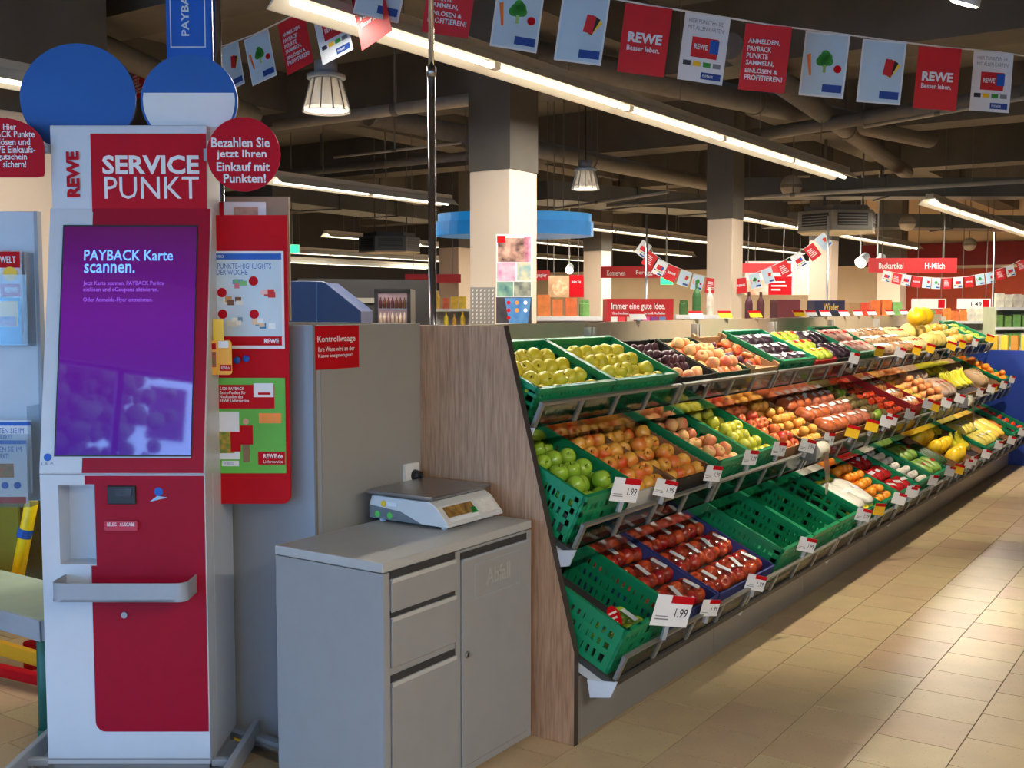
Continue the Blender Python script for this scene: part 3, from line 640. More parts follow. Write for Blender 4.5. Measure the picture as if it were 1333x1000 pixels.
so = thing('wall_socket', 'white wall socket on the grey partition next to the wooden panel', 'socket', (-2.779, 3.36, .985), R(90))
MB().prism(rrect(-.045, .045, -.04, .04, .008), -.012, 0, 'y').build('cover', M('socket_white', (228, 226, 220), .4), so)
plg = thing('power_plug', 'black power plug in the white wall socket', 'plug', (-2.767, 3.375, .975), R(90))
MB().cyl((0, 0, 0), (0, -.03, 0), .024, .018, 14).build('plug_body', DARK, plg, smooth=True)
MB().tube([(0, -.03, 0), (0, -.05, -.01), (-.02, -.055, -.06), (-.06, -.05, -.095), (-.12, -.045, -.116)], .004, 6).build('cable', DARK, plg)
# wooden end panel
WOOD = wood_mat('oak_laminate', (190, 150, 116), (150, 112, 82))
ep = tag(MB().prism([(-2.81, 0), (-2.05, 0), (-2.05, .36), (-2.37, 1.578), (-2.81, 1.578)], 3.432, 3.458, 'y').build('oak_gable', WOOD, bevel=.002), 'tall light oak end panel with slanted edge at the produce shelf', 'panel')
MB().prism([(-2.05, 0), (-2.048, 0), (-2.048, .36), (-2.368, 1.58), (-2.37, 1.578), (-2.05, .36)], 3.430, 3.460, 'y').build('edge_band', M('edge_dark', (58, 48, 44), .6), ep)
# chrome pole behind the partition
pq = on(579, 424, 'x', -2.82); pq.z = 0
po_ = thing('chrome_pole', 'thin chrome pole rising behind the oak end panel to the ceiling', 'pole', (-2.85, 3.60, 0))
MB().cyl((0, 0, 0), (0, 0, 2.62), .017, n=14).build('tube', CHROME, po_, smooth=True); MB().cyl((0, 0, 2.62), (0, 0, ZC), .012, n=12).build('upper_tube', CHROME, po_, smooth=True)
MB().cyl((0, 0, 2.60), (0, 0, 2.64), .02, n=14).build('collar', STEEL, po_, smooth=True); MB().cyl((0, 0, 0), (0, 0, .01), .06, n=18).build('foot', STEEL, po_)

# ---- grey steel cabinet
CB = thing('steel_cabinet', 'grey steel cabinet with three drawers and a door', 'cabinet', (-2.22, 2.55, 0))
MB().box(-.48, -.004, 0, .845, .02, .815).build('carcass', GREYM, CB, bevel=.003)
MB().box(-.48, .0, -.003, .848, .818, .85).build('top', M('cabinet_top', (168, 168, 166), .4, var=.03), CB, bevel=.004)
MB().box(-.004, .0, .0, .03, .02, .815).box(-.004, .0, .372, .40, .02, .815).box(-.004, .0, .815, .845, .02, .815).box(-.004, .0, .03, .815, .02, .045).build('face_frame', GREYM, CB, bevel=.001)
for z0, z1 in ((.685, .79), (.505, .665), (.05, .455)):
    MB().box(-.003, .006, .034, .368, z0, z1).build('drawer', GREYM, CB, bevel=.002)
    d_ = MB().box(-.003, .0015, .034, .368, z1 + .002, z1 + .026).build('finger_recess', M('recess_dark', (46, 46, 48), .6), CB)
    MB().box(-.001, .009, .034, .368, z1 - .010, z1 + .004).build('drawer_pull', M('pull_light', (176, 176, 174), .35, var=.03), CB, bevel=.001)
MB().box(-.003, .006, .404, .811, .05, .78).build('door', GREYM, CB, bevel=.002)
MB().box(-.003, .0015, .404, .811, .782, .806).build('finger_recess', M('recess_dark'), CB); MB().box(-.001, .009, .404, .811, .776, .784).build('door_pull', GREYP, CB, bevel=.001)
lm = MB(); a0, a1, z0, z1 = .475, .755, .63, .755
lm.box(.006, .0072, a0, a1, z0, z0 + .003).box(.006, .0072, a0, a1, z1 - .003, z1).box(.006, .0072, a0, a0 + .003, z0, z1).box(.006, .0072, a1 - .003, a1, z0, z1); lm.build('embossed_frame', GREYP, CB)
e_ = text(CB, 'Abfall', a0 + .07, a1 - .06, z0 + .035, z1 - .03, 0, M('emboss_grey', (160, 160, 156), .4), .01); e_.location = (.0075, a0 + .07, z0 + .035); e_.rotation_euler = (R(90), 0, R(90))
MB().cyl((.004, .43, .445), (.012, .43, .445), .012, n=14).build('lock', STEEL, CB, smooth=True); MB().box(.012, .0135, .427, .433, .438, .452).build('keyhole', DARK, CB)
for y in (.05, .8): 
    for x in (-.43, -.05): MB().cyl((x, y, 0), (x, y, .02), .02, n=12).build('foot', DARK, CB)
# ---- retail scale
SCB = M('scale_body', (206, 206, 204), .4, var=.03)
s_ = thing('retail_scale', 'counter scale with steel plate standing on the grey cabinet', 'scale', (-2.345, 3.045, .85))
MB().prism([(-.36, .012), (0, .012), (0, .022), (-.055, .082), (-.085, .098), (-.36, .098), (-.375, .06)], 0, .345, 'y').build('housing', SCB, s_, bevel=.004)
MB().prism([(-.37, .014), (-.12, .014), (-.22, .05), (-.37, .062)], -.002, .0, 'y').build('side_recess', M('scale_grey', (104, 110, 114), .5), s_)
MB().prism([(-.372, .104), (-.07, .104), (-.062, .112), (-.062, .12), (-.38, .12), (-.38, .112)], -.012, .357, 'y').build('weighing_plate', STEEL, s_, bevel=.004)
MB().box(-.30, -.14, .08, .26, .096, .105).build('plate_support', DARK, s_)
sl = math.atan2(.06, .055); 
def onslope(name, mat, y0, y1, t0, t1):
    p = lambda t: (-t * .055, .022 + t * .06)
    nx_, nz_ = math.sin(sl) * .002, math.cos(sl) * .002
    a, b = p(t0), p(t1); return MB().add([(a[0] + nx_, y0, a[1] + nz_), (a[0] + nx_, y1, a[1] + nz_), (b[0] + nx_, y1, b[1] + nz_), (b[0] + nx_, y0, b[1] + nz_), (a[0], y0, a[1]), (a[0], y1, a[1]), (b[0], y1, b[1]), (b[0], y0, b[1])], [(0, 1, 2, 3), (0, 4, 5, 1), (1, 5, 6, 2), (2, 6, 7, 3), (3, 7, 4, 0)]).build(name, mat, s_)
onslope('display', M('scale_display', (170, 130, 60), .15, c2=(90, 64, 30), scale=30), .03, .20, .35, .9); onslope('keypad', M('keypad', (222, 220, 214), .5, var=.1, scale=60), .22, .325, .2, .9)
onslope('label_strip', PAPER, .03, .2, .12, .28); onslope('green_sticker', M('sticker_green', (30, 150, 70), .5), .17, .205, .3, .6)
for x, z, mt, nm in ((-.30, .072, YELLOW, 'yellow_sticker'), (-.33, .03, M('sticker_lime', (90, 200, 80), .5), 'lime_sticker'), (-.27, .03, M('sticker_lime'), 'lime_sticker')): MB().cyl((x, -.0035, z), (x, -.002, z), .012, n=14).build(nm, mt, s_)
MB().box(-.285, -.235, -.0035, -.0005, .066, .080).build('type_label', PAPER, s_)
for x in (-.33, -.04):
    for y in (.03, .315): MB().cyl((x, y, 0), (x, y, .013), .012, n=12).build('foot', WHITE, s_)
# ---- floor rail beside the kiosk
fr_ = thing('floor_rail', 'grey metal bumper rail lying on the floor between kiosk and cabinet', 'rail', (-3.30, 2.745, 0), R(-2))
MB().box(0, .58, -.03, .06, 0, .045).build('rail_body', STEEL, fr_, bevel=.008); MB().box(.02, .56, -.01, .01, .045, .06).build('rail_groove', GREYP, fr_); MB().box(.2, .25, -.031, -.0295, .01, .04).build('yellow_mark', YELLOW, fr_)

# ---- far left: brochure board, table, toy seat
BO = dep(0, 640, 4.05); BO.z = 0
BB = thing('brochure_board', 'pale grey brochure display board at the left edge', 'board', BO, YAW)
xa = lp(BO, -110, 400)[0]; xb, zt_ = lp(BO, 44, 275); zb_ = lp(BO, 20, 652)[1]
MB().box(xa, xb, 0, .03, zb_, zt_).build('panel', M('board_pale', (186, 196, 206), .4, var=.02), BB, bevel=.004); MB().box(xb, xb + .012, -.002, .034, zb_, zt_).build('edge_profile', GREYP, BB)
for x in (xa + .02, xa + .12): MB().box(x, x + .03, .01, .03, 0, zb_).build('support_leg', GREYP, BB)
MAG = M('cover_mixed', (220, 226, 230), .4, c2=(150, 110, 90), scale=14)
def bl(u, v): return lp(BO, u, v, -.03)
def bpatch(par, nm, mt, u0, u1, v0, v1, y): a = bl(u0, v1); b = bl(u1, v0); return patch(par, nm, mt, a[0], b[0], a[1], b[1], y)
h_ = thing('leaflet_holder', 'clear holder with glossy magazines on the brochure board', 'holder', BO, YAW)
a = bl(-40, 450); b = bl(39, 322); MB().box(a[0], b[0], -.07, -.066, a[1], b[1] - .1).box(b[0] - .004, b[0], -.07, -.001, a[1], b[1] - .02).box(a[0], b[0], -.07, -.001, a[1], a[1] + .004).build('acrylic', glassy('acrylic', (235, 238, 240), .93, .15), h_)
mg = thing('magazine', 'glossy magazine with a red masthead in the upper holder', 'magazine', BO, YAW)
bpatch(mg, 'cover', MAG, -35, 31, 326, 440, -.05); bpatch(mg, 'masthead', RED, -35, 29, 328, 349, -.052); a = bl(-20, 343); b = bl(24, 334)
text(mg, 'WELT', bl(4, 340)[0], b[0], a[1], b[1], -.054, PAPER, .02)
q = bl(17, 357); MB().cyl((q[0], -.054, q[1]), (q[0], -.052, q[1]), .026, n=18).build('yellow_disc', YELLOW, mg)
bpatch(mg, 'red_box', RED, 5, 30, 370, 386, -.052); a = bl(10, 381); b = bl(27, 374); text(mg, 'REWE', a[0], b[0], a[1], b[1], -.054, PAPER, .02)
m2 = thing('leaflet', 'blue and yellow leaflet in front of the magazines', 'leaflet', BO, YAW)
bpatch(m2, 'sheet', M('leaflet_blue', (70, 160, 210), .5, var=.1), -20, 31, 388, 448, -.06); bpatch(m2, 'yellow_area', YELLOW, 4, 28, 392, 425, -.062); bpatch(m2, 'picture', M('leaf_pic', (60, 120, 160), .5, c2=(200, 90, 60), scale=50), 6, 26, 412, 424, -.064)
h2 = thing('leaflet_holder', 'clear holder with points leaflets low on the brochure board', 'holder', BO, YAW)
a = bl(-40, 656); b = bl(47, 527); MB().box(a[0], b[0], -.1, -.096, a[1], b[1] - .1).box(b[0] - .004, b[0], -.1, -.001, a[1], b[1]).box(a[0], b[0], -.1, -.001, a[1], a[1] + .004).build('acrylic', glassy('acrylic', (235, 238, 240), .93, .15), h2)
for k, (u0, u1, v0, v1, y, lab) in enumerate(((-30, 45, 546, 640, -.06, 'points leaflet at the back of the lower holder'), (-38, 42, 569, 652, -.08, 'points leaflet in front in the lower holder'))):
    lf = thing('points_leaflet', lab, 'leaflet', BO, YAW, 'points leaflets'); bpatch(lf, 'sheet', PAPER, u0, u1, v0, v1, y); bpatch(lf, 'blue_header', BLUE, u0, u1, v0 + 2, v0 + 7, y - .002)
    a = bl(-15, v0 + 17); b = bl(36, v0 + 10); text(lf, 'PUNKTEN SIE IM', a[0], b[0], a[1], b[1], y - .003, BLUE)
    a = bl(-15, v0 + 26); b = bl(20, v0 + 19); text(lf, 'REWE MARKT!', a[0], b[0], a[1], b[1], y - .003, BLUE)
    if k:
        bpatch(lf, 'produce_print', M('veg_print', (90, 130, 60), .6, c2=(220, 120, 60), scale=60), 2, 26, v0 + 32, v0 + 50, y - .002)
        for u in (15, 31): q = bl(u, v0 + 60); MB().cyl((q[0], y - .003, q[1]), (q[0], y - .001, q[1]), .013, n=14).build('blue_dot', BLUE, lf)
        bpatch(lf, 'red_footer', RED, u0, u1, v1 - 8, v1, y - .002)
TG = M('table_green', (16, 86, 74), .45, var=.05); TTOP = M('table_top', (150, 168, 150), .45, var=.05)
tb = thing('childrens_table', 'low table with grey green top and dark green legs', 'table', (-3.68, 2.30, 0))
MB().box(-1.25, 0, 0, .36, .465, .49).build('table_top', TTOP, tb, bevel=.006); MB().box(-1.26, .008, -.008, .0, .41, .49).box(.0, .008, -.008, .36, .41, .49).build('apron', GREYP, tb, bevel=.003)
for x in (-1.2, -.035):
    for y in (.035, .325): 
        l_ = MB().cyl((x, y, 0), (x, y, .465), .03, n=14).build('leg', TG, tb, smooth=True); MB().cyl((x, y, 0), (x, y, .06), .034, n=14).build('foot_cap', TG, l_, smooth=True)
CY = M('toy_yellow', (250, 216, 6), .4, var=.04); CO = M('toy_amber', (232, 172, 34), .4, var=.04)
cs = thing('toy_seat', 'yellow and red childrens seat frame beside the low table', 'toy seat', (-4.98, 2.84, 0), R(10))
MB().tube([(-.3, .05, .2), (-.3, .1, .72), (-.26, .105, .78), (-.2, .11, .80), (.1, .11, .80), (.16, .105, .78), (.2, .1, .72), (.1, .05, .2)], .032, 10).build('back_loop', CY, cs, smooth=True)
MB().box(-.25, .12, .09, .1, .3, .75).build('back_panel', M('toy_lime', (120, 116, 30), .5), cs); MB().tube([(.165, .08, .55), (.175, .085, .59)], .036, 10).build('blue_band', BLUE, cs)
MB().tube([(-.4, -.02, .5), (.35, -.02, .28), (.72, -.05, .06)], .035, 8).build('red_strut', RED, cs); MB().tube([(-.45, -.22, .04), (.72, -.30, .045)], .03, 8).build('red_base_bar', RED, cs)
MB().box(-.45, .75, -.12, -.09, -.03, .03, Matrix.Translation((0, 0, .17)) @ Matrix.Rotation(R(-4), 4, 'Y')).build('amber_rail', CO, cs); MB().box(-.45, .75, -.20, -.17, -.03, .03, Matrix.Translation((0, 0, .13)) @ Matrix.Rotation(R(5), 4, 'Y')).build('amber_rail', CO, cs)
for x in (-.4, .4): MB().cyl((x, -.1, 0), (x, -.1, .12), .04, n=12).build('foot', RED, cs)
ow = struct(MB().box(-.9, .9, 0, .05, 0, 1.25).build('wall_olive', M('olive_panel', (86, 80, 36), .6, var=.06), None, (dep(20, 700, 5.7).x, dep(20, 700, 5.7).y, 0), (0, 0, YAW)))
# blue checkout hood behind the partition
HP = dep(420, 422, 6.0); HP.z = 0
hd = thing('checkout_hood', 'dark blue slanted hood showing above the grey partition', 'checkout', HP, YAW)
P_ = [lp(HP, u, v) for u, v in ((377, 440), (377, 366), (412, 366), (422, 367), (470, 405), (470, 440))]
MB().prism(P_, 0, .5, 'y').build('hood', M('hood_blue', (4, 42, 92), .5, var=.04), hd, bevel=.004); MB().box(P_[0][0] + .03, P_[5][0] - .03, .05, .45, 0, P_[0][1] + .01).build('pedestal', GREYP, hd)
MB().prism([lp(HP, 412, 366), (lp(HP, 413, 366)), lp(HP, 413, 440), lp(HP, 412, 440)], -.003, 0, 'y').build('fold_line', M('hood_edge', (30, 82, 140), .5), hd)
# drinks cooler
DP = dep(511, 422, 12.2); DP.z = 0
dc = thing('drinks_cooler', 'dark glass door drinks cooler against the anthracite wall', 'cooler', DP, YAW)
x0, z1 = lp(DP, 487, 376); x1, z0 = lp(DP, 535, 470); 
MB().box(x0, x1, .03, .6, 0, z1).build('body', DARK, dc); MB().box(x0, x0 + .04, 0, .03, .1, z1).box(x1 - .04, x1, 0, .03, .1, z1).box(x0, x1, 0, .03, z1 - .04, z1).build('door_frame', DARK, dc)
MB().box(x0 + .04, x1 - .04, .028, .031, .15, z1 - .05).build('back_glow', M('cooler_back', (150, 130, 140), .5, var=.2, scale=8, emit=.25), dc)
BT = [M('bottle_red', (120, 30, 40), .25, rnd=.3), M('bottle_brown', (90, 50, 40), .25, rnd=.3), M('bottle_pale', (200, 180, 170), .25, rnd=.3)]
for r in range(4):
    z = z1 - .22 - r * .17; MB().box(x0 + .04, x1 - .04, .0, .029, z - .008, z).build('shelf', STEEL, dc)
    for k in range(7):
        x = x0 + .07 + k * (x1 - x0 - .14) / 6; o = MB().lathe([(.018, 0), (.018, .08), (.008, .105), (.008, .125)], 8).build('bottle', BT[min(2, (r + 1) % 3)], None, DP + _r * x + NH * .012 + Vector((0, 0, z)), smooth=True)
        tag(o, ['reddish bottle on the top rack of the drinks cooler', 'dark bottle on the second rack of the drinks cooler', 'reddish bottle on the third rack of the drinks cooler', 'pale bottle on the bottom rack of the drinks cooler'][r], 'bottle', 'bottles in the cooler rack %s' % 'abcd'[r])
# ================================================================ PRODUCE SHELF
BAY = 1.25; YB = 3.462; NB = 7; TILT = R(25)
TIERS = dict(top=(-2.30, 1.205, .46), mid=(-2.115, .755, .60), low=(-1.935, .285, .66))
SHW = M('shelf_white', (196, 192, 184), .4, var=.03); PLN = M('plinth_grey', (128, 126, 124), .35, .2, var=.05, scale=3); BACKP = M('back_beige', (186, 172, 148), .6, var=.03)
LIPM = M('lip_grey', (128, 126, 122), .4, .3, var=.04); LIPG = glassy('lip_clear', (205, 212, 216), .86)
RAILM = M('mirror_rail', (190, 188, 184), .08, 1., var=.03); DECK = M('deck_dark', (60, 58, 56), .6)
ORD = ['first', 'second', 'third', 'fourth', 'fifth', 'sixth', 'seventh']
def deckpart(m, name, mat, bay, t): 
    fx, fz, dd = TIERS[t]; return m.build(name, mat, bay, (fx + 2.05, 0, fz), (TILT, 0, R(90)))
for k in range(NB):
    y0 = YB + BAY * k
    bay = thing('produce_shelf', '%s grey bay of the three tier produce shelf counted from the oak panel' % ORD[k], 'shelf', (-2.05, y0, 0), 0, 'bays of the produce shelf')
    g = .002
    MB().box(-.02, 0, g, BAY - g, .012, .262).build('plinth_panel', PLN, bay); MB().box(-.70, -.021, g, BAY - g, 0, .25).build('base', DECK, bay)
    MB().box(-.72, -.70, g, BAY - g, 0, 1.575).build('back_panel', BACKP, bay)
    for y in (.01, BAY - .03): MB().box(-.70, -.66, y, y + .02, .25, 1.55).build('upright', SHW, bay)
    for t, (fx, fz, dd) in TIERS.items():
        deckpart(MB().box(g, BAY - g, -.03, dd, -.022, -.002), 'shelf_deck', DECK, bay, t)
        deckpart(MB().box(g, BAY - g, -.042, -.03, -.03 if t == 'low' else -.06, .002), 'front_rail', DECK if t == 'low' else RAILM, bay, t)
        deckpart(MB().prism([(-.042, -.056), (.30, -.056), (.30, -.024), (-.042, -.024)], .0005 + g, .010, 'x'), 'bracket', SHW, bay, t)
        lf = deckpart(MB().box(.012, BAY - .012, -.040, -.024, .095, .107), 'lip_bar', LIPM, bay, t)
        for j in range(5):
            x = .012 + (BAY - .048) * j / 4; deckpart(MB().box(x, x + .024, -.040, -.026, .002, .095), 'lip_post', LIPM, bay, t)
        deckpart(MB().box(.014, BAY - .014, -.034, -.031, .004, .095), 'lip_pane', LIPG, bay, t)
# white tip plates at the end beside the oak panel
for t, lab in (('top', 'upper'), ('mid', 'middle'), ('low', 'lowest')):
    fx, fz, dd = TIERS[t]
    tag(MB().prism([(-.05, -.058), (-.05, .012), (.06, -.056), (.02, -.11)], .004, .012, 'x').build('end_bracket', WHITE, None, (fx, YB - .004, fz - .004), (TILT, 0, R(90))), 'white pointed metal end bracket of the %s shelf tier by the oak panel' % lab, 'bracket', 'end brackets')

# ---------------------------------------------------------------- crates
GRN = M('crate_green', (10, 132, 84), .42, var=.08); MCACHE = {}
def cmat(kind):
    return {'green': GRN, 'brown': M('carton_brown', (150, 108, 70), .75, var=.08, scale=8), 'dark': M('carton_black', (44, 40, 36), .7, var=.1), 'dgreen': M('carton_green', (38, 70, 50), .7, var=.1),
            'blue': M('carton_blue', (56, 62, 128), .6, var=.08), 'wood': M('crate_wood', (186, 150, 104), .7, c2=(160, 122, 80), scale=10, stretch=(2, 2, 20)), 'red': M('crate_red', (186, 36, 36), .55, var=.06),
            'lime': M('crate_lime', (120, 190, 40), .5, var=.06), 'redwood': M('crate_redwood', (140, 62, 40), .65, var=.1), 'wfront': M('carton_white', (198, 196, 190), .65, var=.04)}[kind]
def wallmesh(L_, h, kind, fine):
    key = (round(L_, 3), h, kind, fine)
    if key in MCACHE: return MCACHE[key]
    m = MB(); th = .010
    if kind == 'green':
        zs = [0, .3, .55, .8]
        for f in zs: m.box(0, L_, 0, th, f * h, f * h + (.024 if fine else .018))
        m.box(0, L_, -.006, th + .002, h - .02, h)
        m.box(0, .03, 0, th, 0, h).box(L_ - .03, L_, 0, th, 0, h)
        st = .030 if fine else .09; n = int((L_ - .06) / st)
        for i in range(1, n + 1):
            x = .03 + (L_ - .06) * i / (n + 1); m.box(x - .009, x + .009, .001, th - .001, .014, h - .02)
        for i in range(1, 4): x = L_ * i / 4; m.box(x - .016, x + .016, .001, th - .001, 0, h)
    elif kind in ('wood', 'redwood'):
        m.box(0, L_, 0, th, .005, h * .45).box(0, L_, 0, th, h * .55, h * .98); m.box(0, .03, -.004, th, 0, h * 1.15).box(L_ - .03, L_, -.004, th, 0, h * 1.15)
    else:
        m.box(0, L_, 0, th * .7, 0, h * .98).box(0, .06, -.001, th * .7, 0, h).box(L_ - .06, L_, -.001, th * .7, 0, h)
    MCACHE[key] = m.mesh('wall', cmat(kind)); return MCACHE[key]
class Crate: pass
CRATES = []
def crate(t, y, w, d, h, kind, label, tray=.06, cat='crate', front=None):
    fx, fz, dd = TIERS[t]; c = Crate()
    c.M = Matrix.Translation((fx, y, fz)) @ Matrix.Rotation(R(90), 4, 'Z') @ Matrix.Rotation(TILT, 4, 'X')
    nm = 'fruit_crate' if kind in ('green', 'wood', 'redwood', 'red') else 'fruit_carton'
    e = thing(nm, label, cat if nm == 'fruit_crate' else 'box', (0, 0, 0), 0, 'crates and cartons on the produce shelf'); e.matrix_world = c.M
    c.w, c.d, c.h, c.tray, c.t, c.y, c.e = w, d, h, tray, t, y, e; fine = y < 5.6
    kb = ('b', w, d, kind)
    if kb not in MCACHE: MCACHE[kb] = MB().box(.008, w - .008, .008, d - .008, 0, .012).mesh('base', cmat(kind))
    obj('base', MCACHE[kb], e)
    obj('front_wall', wallmesh(w, h, front or kind, fine), e, (0, 0, 0)); obj('back_wall', wallmesh(w, h, kind, fine), e, (w, d, 0), (0, 0, math.pi))
    obj('side_wall', wallmesh(d - .022, h, kind, fine), e, (w, .011, 0), (0, 0, R(90))); obj('side_wall', wallmesh(d - .022, h, kind, fine), e, (0, d - .011, 0), (0, 0, R(-90)))
    if tray > .02:
        kt = ('t', w, d, tray)
        if kt not in MCACHE: MCACHE[kt] = MB().box(.012, w - .012, .012, d - .012, .013, tray).mesh('inlay', M('inlay_dark', (52, 44, 48), .8))
        obj('inlay', MCACHE[kt], e)
    CRATES.append(c); return c

# ---------------------------------------------------------------- fruit meshes
def smoothmesh(m, name, mat):
    me = m.mesh(name, mat)
    for p in me.polygons: p.use_smooth = True
    return me
def appleprof(r, el=1.0): return [(r * a, r * b * el) for a, b in ((.05, -.72), (.25, -.86), (.5, -.92), (.78, -.74), (.95, -.36), (1.0, .08), (.95, .45), (.78, .74), (.52, .9), (.28, .84), (.12, .66), (.03, .52))]
FM = {}
def fruitmesh(name, mat, r, shape='apple'):
    if name in FM: return FM[name]
    m = MB()
    if shape == 'apple': m.lathe(appleprof(r), 14)
    elif shape == 'tall': m.lathe(appleprof(r, 1.12), 14)
    elif shape == 'pear': m.lathe([(r * a, r * b) for a, b in ((.05, -.9), (.5, -1.0), (.9, -.65), (1, -.15), (.86, .35), (.6, .8), (.45, 1.15), (.3, 1.4), (.05, 1.45))], 12)
    elif shape == 'flat': m.lathe([(r * a, r * b) for a, b in ((.1, -.3), (.5, -.5), (.9, -.3), (1, 0), (.9, .3), (.5, .45), (.15, .2))], 12)
    elif shape == 'long': m.ball(r=r, sx=1, sy=1, sz=1.5, n=12, m=8)
    else: m.ball(r=r, n=12, m=8)
    FM[name] = smoothmesh(m, name, mat); return FM[name]
SKIN = dict(
    golden=tint('skin_golden', (196, 188, 28), (228, 212, 60), rnd=.6), green=tint('skin_green', (104, 164, 30), (160, 196, 60), rnd=.6, rough=.25),
    orange=tint('skin_orange_apple', (226, 72, 32), (244, 178, 72), rnd=.5, axis=0), redapple=tint('skin_red', (150, 24, 34), (206, 84, 44), rnd=.35, rough=.2, axis=0),
    peach=tint('skin_peach', (226, 110, 78), (240, 190, 120), rnd=.5, axis=0, rough=.6), pear=tint('skin_pear', (196, 196, 40), (214, 208, 76), rnd=.5),
    nect=tint('skin_nectarine', (190, 44, 40), (226, 130, 70), rnd=.4, axis=0), apri=tint('skin_apricot', (232, 146, 50), (240, 176, 76), rnd=.5, rough=.6),
    plum=tint('skin_plum', (46, 22, 36), (84, 40, 56), rnd=.5, rough=.4), mand=tint('skin_mandarin', (238, 122, 20), (244, 150, 40), rnd=.5), kiwi=tint('skin_kiwi', (92, 70, 40), (120, 100, 50), rough=.8),
    melon=tint('skin_melon', (222, 190, 90), (236, 208, 120), rough=.6, lo=-.1, hi=.1), honey=tint('skin_honeydew', (246, 190, 20), (250, 206, 40), lo=-.1, hi=.1), mango=tint('skin_mango', (110, 130, 50), (214, 150, 50), axis=0, rnd=.4),
    onion=tint('skin_onion', (206, 110, 60), (226, 160, 96), rough=.5), lime=tint('skin_lime', (90, 150, 40), (150, 180, 60), rnd=.5), tomato=tint('skin_tomato', (206, 40, 26), (226, 80, 40), rough=.15), potato=tint('skin_potato', (176, 134, 84), (206, 168, 116), rough=.8), carrot=tint('skin_carrot', (232, 110, 24), (240, 140, 50)))
STEM = M('stem_brown', (70, 48, 26), .8)
stem_me = MB().cyl((0, 0, .018), (.004, 0, .04), .0022, .0016, 5).mesh('stem', STEM)
RF = random.Random(5)
def put(me, name, c, x, y, z, label, cat, group, spin=1., stem=False, rot=None):
    o = bpy.data.objects.new(name, me); COL.objects.link(o)
    e = rot or Euler((RF.uniform(-1, 1) * spin, RF.uniform(-1, 1) * spin, RF.uniform(0, 6.28)))
    o.matrix_world = c.M @ Matrix.Translation((x, y, z)) @ e.to_matrix().to_4x4()
    if rot is None: k_ = RF.uniform(.92, 1.02); o.scale = (k_, k_, k_ * RF.uniform(.96, 1.02))
    tag(o, label, cat, group)
    if stem:
        s = bpy.data.objects.new('stem', stem_me); COL.objects.link(s); s.parent = o
    return o
def fill(c, me, name, r, label, cat, layers=2, stem=False, cover=1.0, x0=0., x1=1., y0=0., y1=1., spin=.9, mix=None):
    W = c.w - .03; D = c.d - .03; s = 2 * r * (1.12 if me.name.startswith('golden') else 1.05)
    xa = .015 + W * x0; xb = .015 + W * x1; ya = .015 + D * y0; yb = .015 + D * y1
    nx = max(1, int((xb - xa) / s)); ny = max(1, int((yb - ya) / s)); sx = (xb - xa) / nx; sy = (yb - ya) / ny
    grp = '%s of one crate: %s' % (name.replace('_', ' '), label[:40])
    for L_ in range(layers):
        for i in range(nx - L_):
            for j in range(ny - L_):
                if L_ and RF.random() > cover: continue
                if not L_ and cover < .35 and RF.random() > cover * 2: continue
                x = xa + sx * (i + .5 + .5 * L_) + RF.uniform(-1, 1) * max(.1 * r, (sx - 2 * r) * .45); y = ya + sy * (j + .5 + .5 * L_) + RF.uniform(-1, 1) * max(.1 * r, (sy - 2 * r) * .45)
                z = c.tray + .001 + r * .93 + L_ * math.sqrt(max(.2 * r * r, 4 * r * r - (sx * sx + sy * sy) / 4)) * 1.0
                m_, nm_, lb_ = (me, name, label) if not mix or RF.random() > .35 else mix
                put(m_, nm_, c, x, y, z, lb_, cat, grp if m_ is me else grp + ' mixed', spin, stem)
# lumpy produce bag with a label
def bagmesh(name, mat, sx, sy, sz, seed=0):
    rr_ = random.Random(seed); m = MB(); n, k = 14, 8; prof = []
    for j in range(k + 1):
        for i in range(n):
            a = 2 * math.pi * i / n; b = math.pi * j / k; q = 1 + rr_.uniform(-.09, .09)
            m.v.append((sx * math.copysign(abs(math.cos(a)) ** .7, math.cos(a)) * math.sin(b) ** .7 * q, sy * math.copysign(abs(math.sin(a)) ** .7, math.sin(a)) * math.sin(b) ** .7 * q, sz * (1 - math.cos(b)) * (1 + rr_.uniform(-.04, .04))))
    for j in range(k):
        for i in range(n): m.f.append((j * n + i, j * n + (i + 1) % n, (j + 1) * n + (i + 1) % n, (j + 1) * n + i))
    return smoothmesh(m, name, mat)
def label_me(w, d, mat): return MB().box(-w / 2, w / 2, -d / 2, d / 2, 0, .002).mesh('label', mat)
LBW = label_me(.075, .03, PAPER); LBR = label_me(.04, .03, RED); FILM = glassy('film', (245, 240, 235), .88, .12)
def bags(c, mat, name, label, cat, nx, ny, sz=.035, lab=True, rows=1., z0=None, lbm=None):
    W = c.w - .03; D = (c.d - .03) * rows; sx = W / nx; sy = D / ny
    for i in range(nx):
        for j in range(ny):
            me = FM.setdefault((name, mat.name, nx, ny, round(c.w, 2), (i + j) % 3), None) or bagmesh(name, mat, sx * .48, sy * .48, sz * 1.1, (i + j) % 3); FM[(name, mat.name, nx, ny, round(c.w, 2), (i + j) % 3)] = me
            o = put(me, name, c, .015 + sx * (i + .5), .015 + sy * (j + .5), (z0 or c.tray) + .002, label, cat, label[:50], rot=Euler((0, 0, RF.uniform(-.06, .06))))
            if lab:
                l_ = obj('label', lbm or LBW, o, (0, 0, sz * 2.24), (RF.uniform(-.2, .2), RF.uniform(-.2, .2), RF.uniform(-.5, .5)))
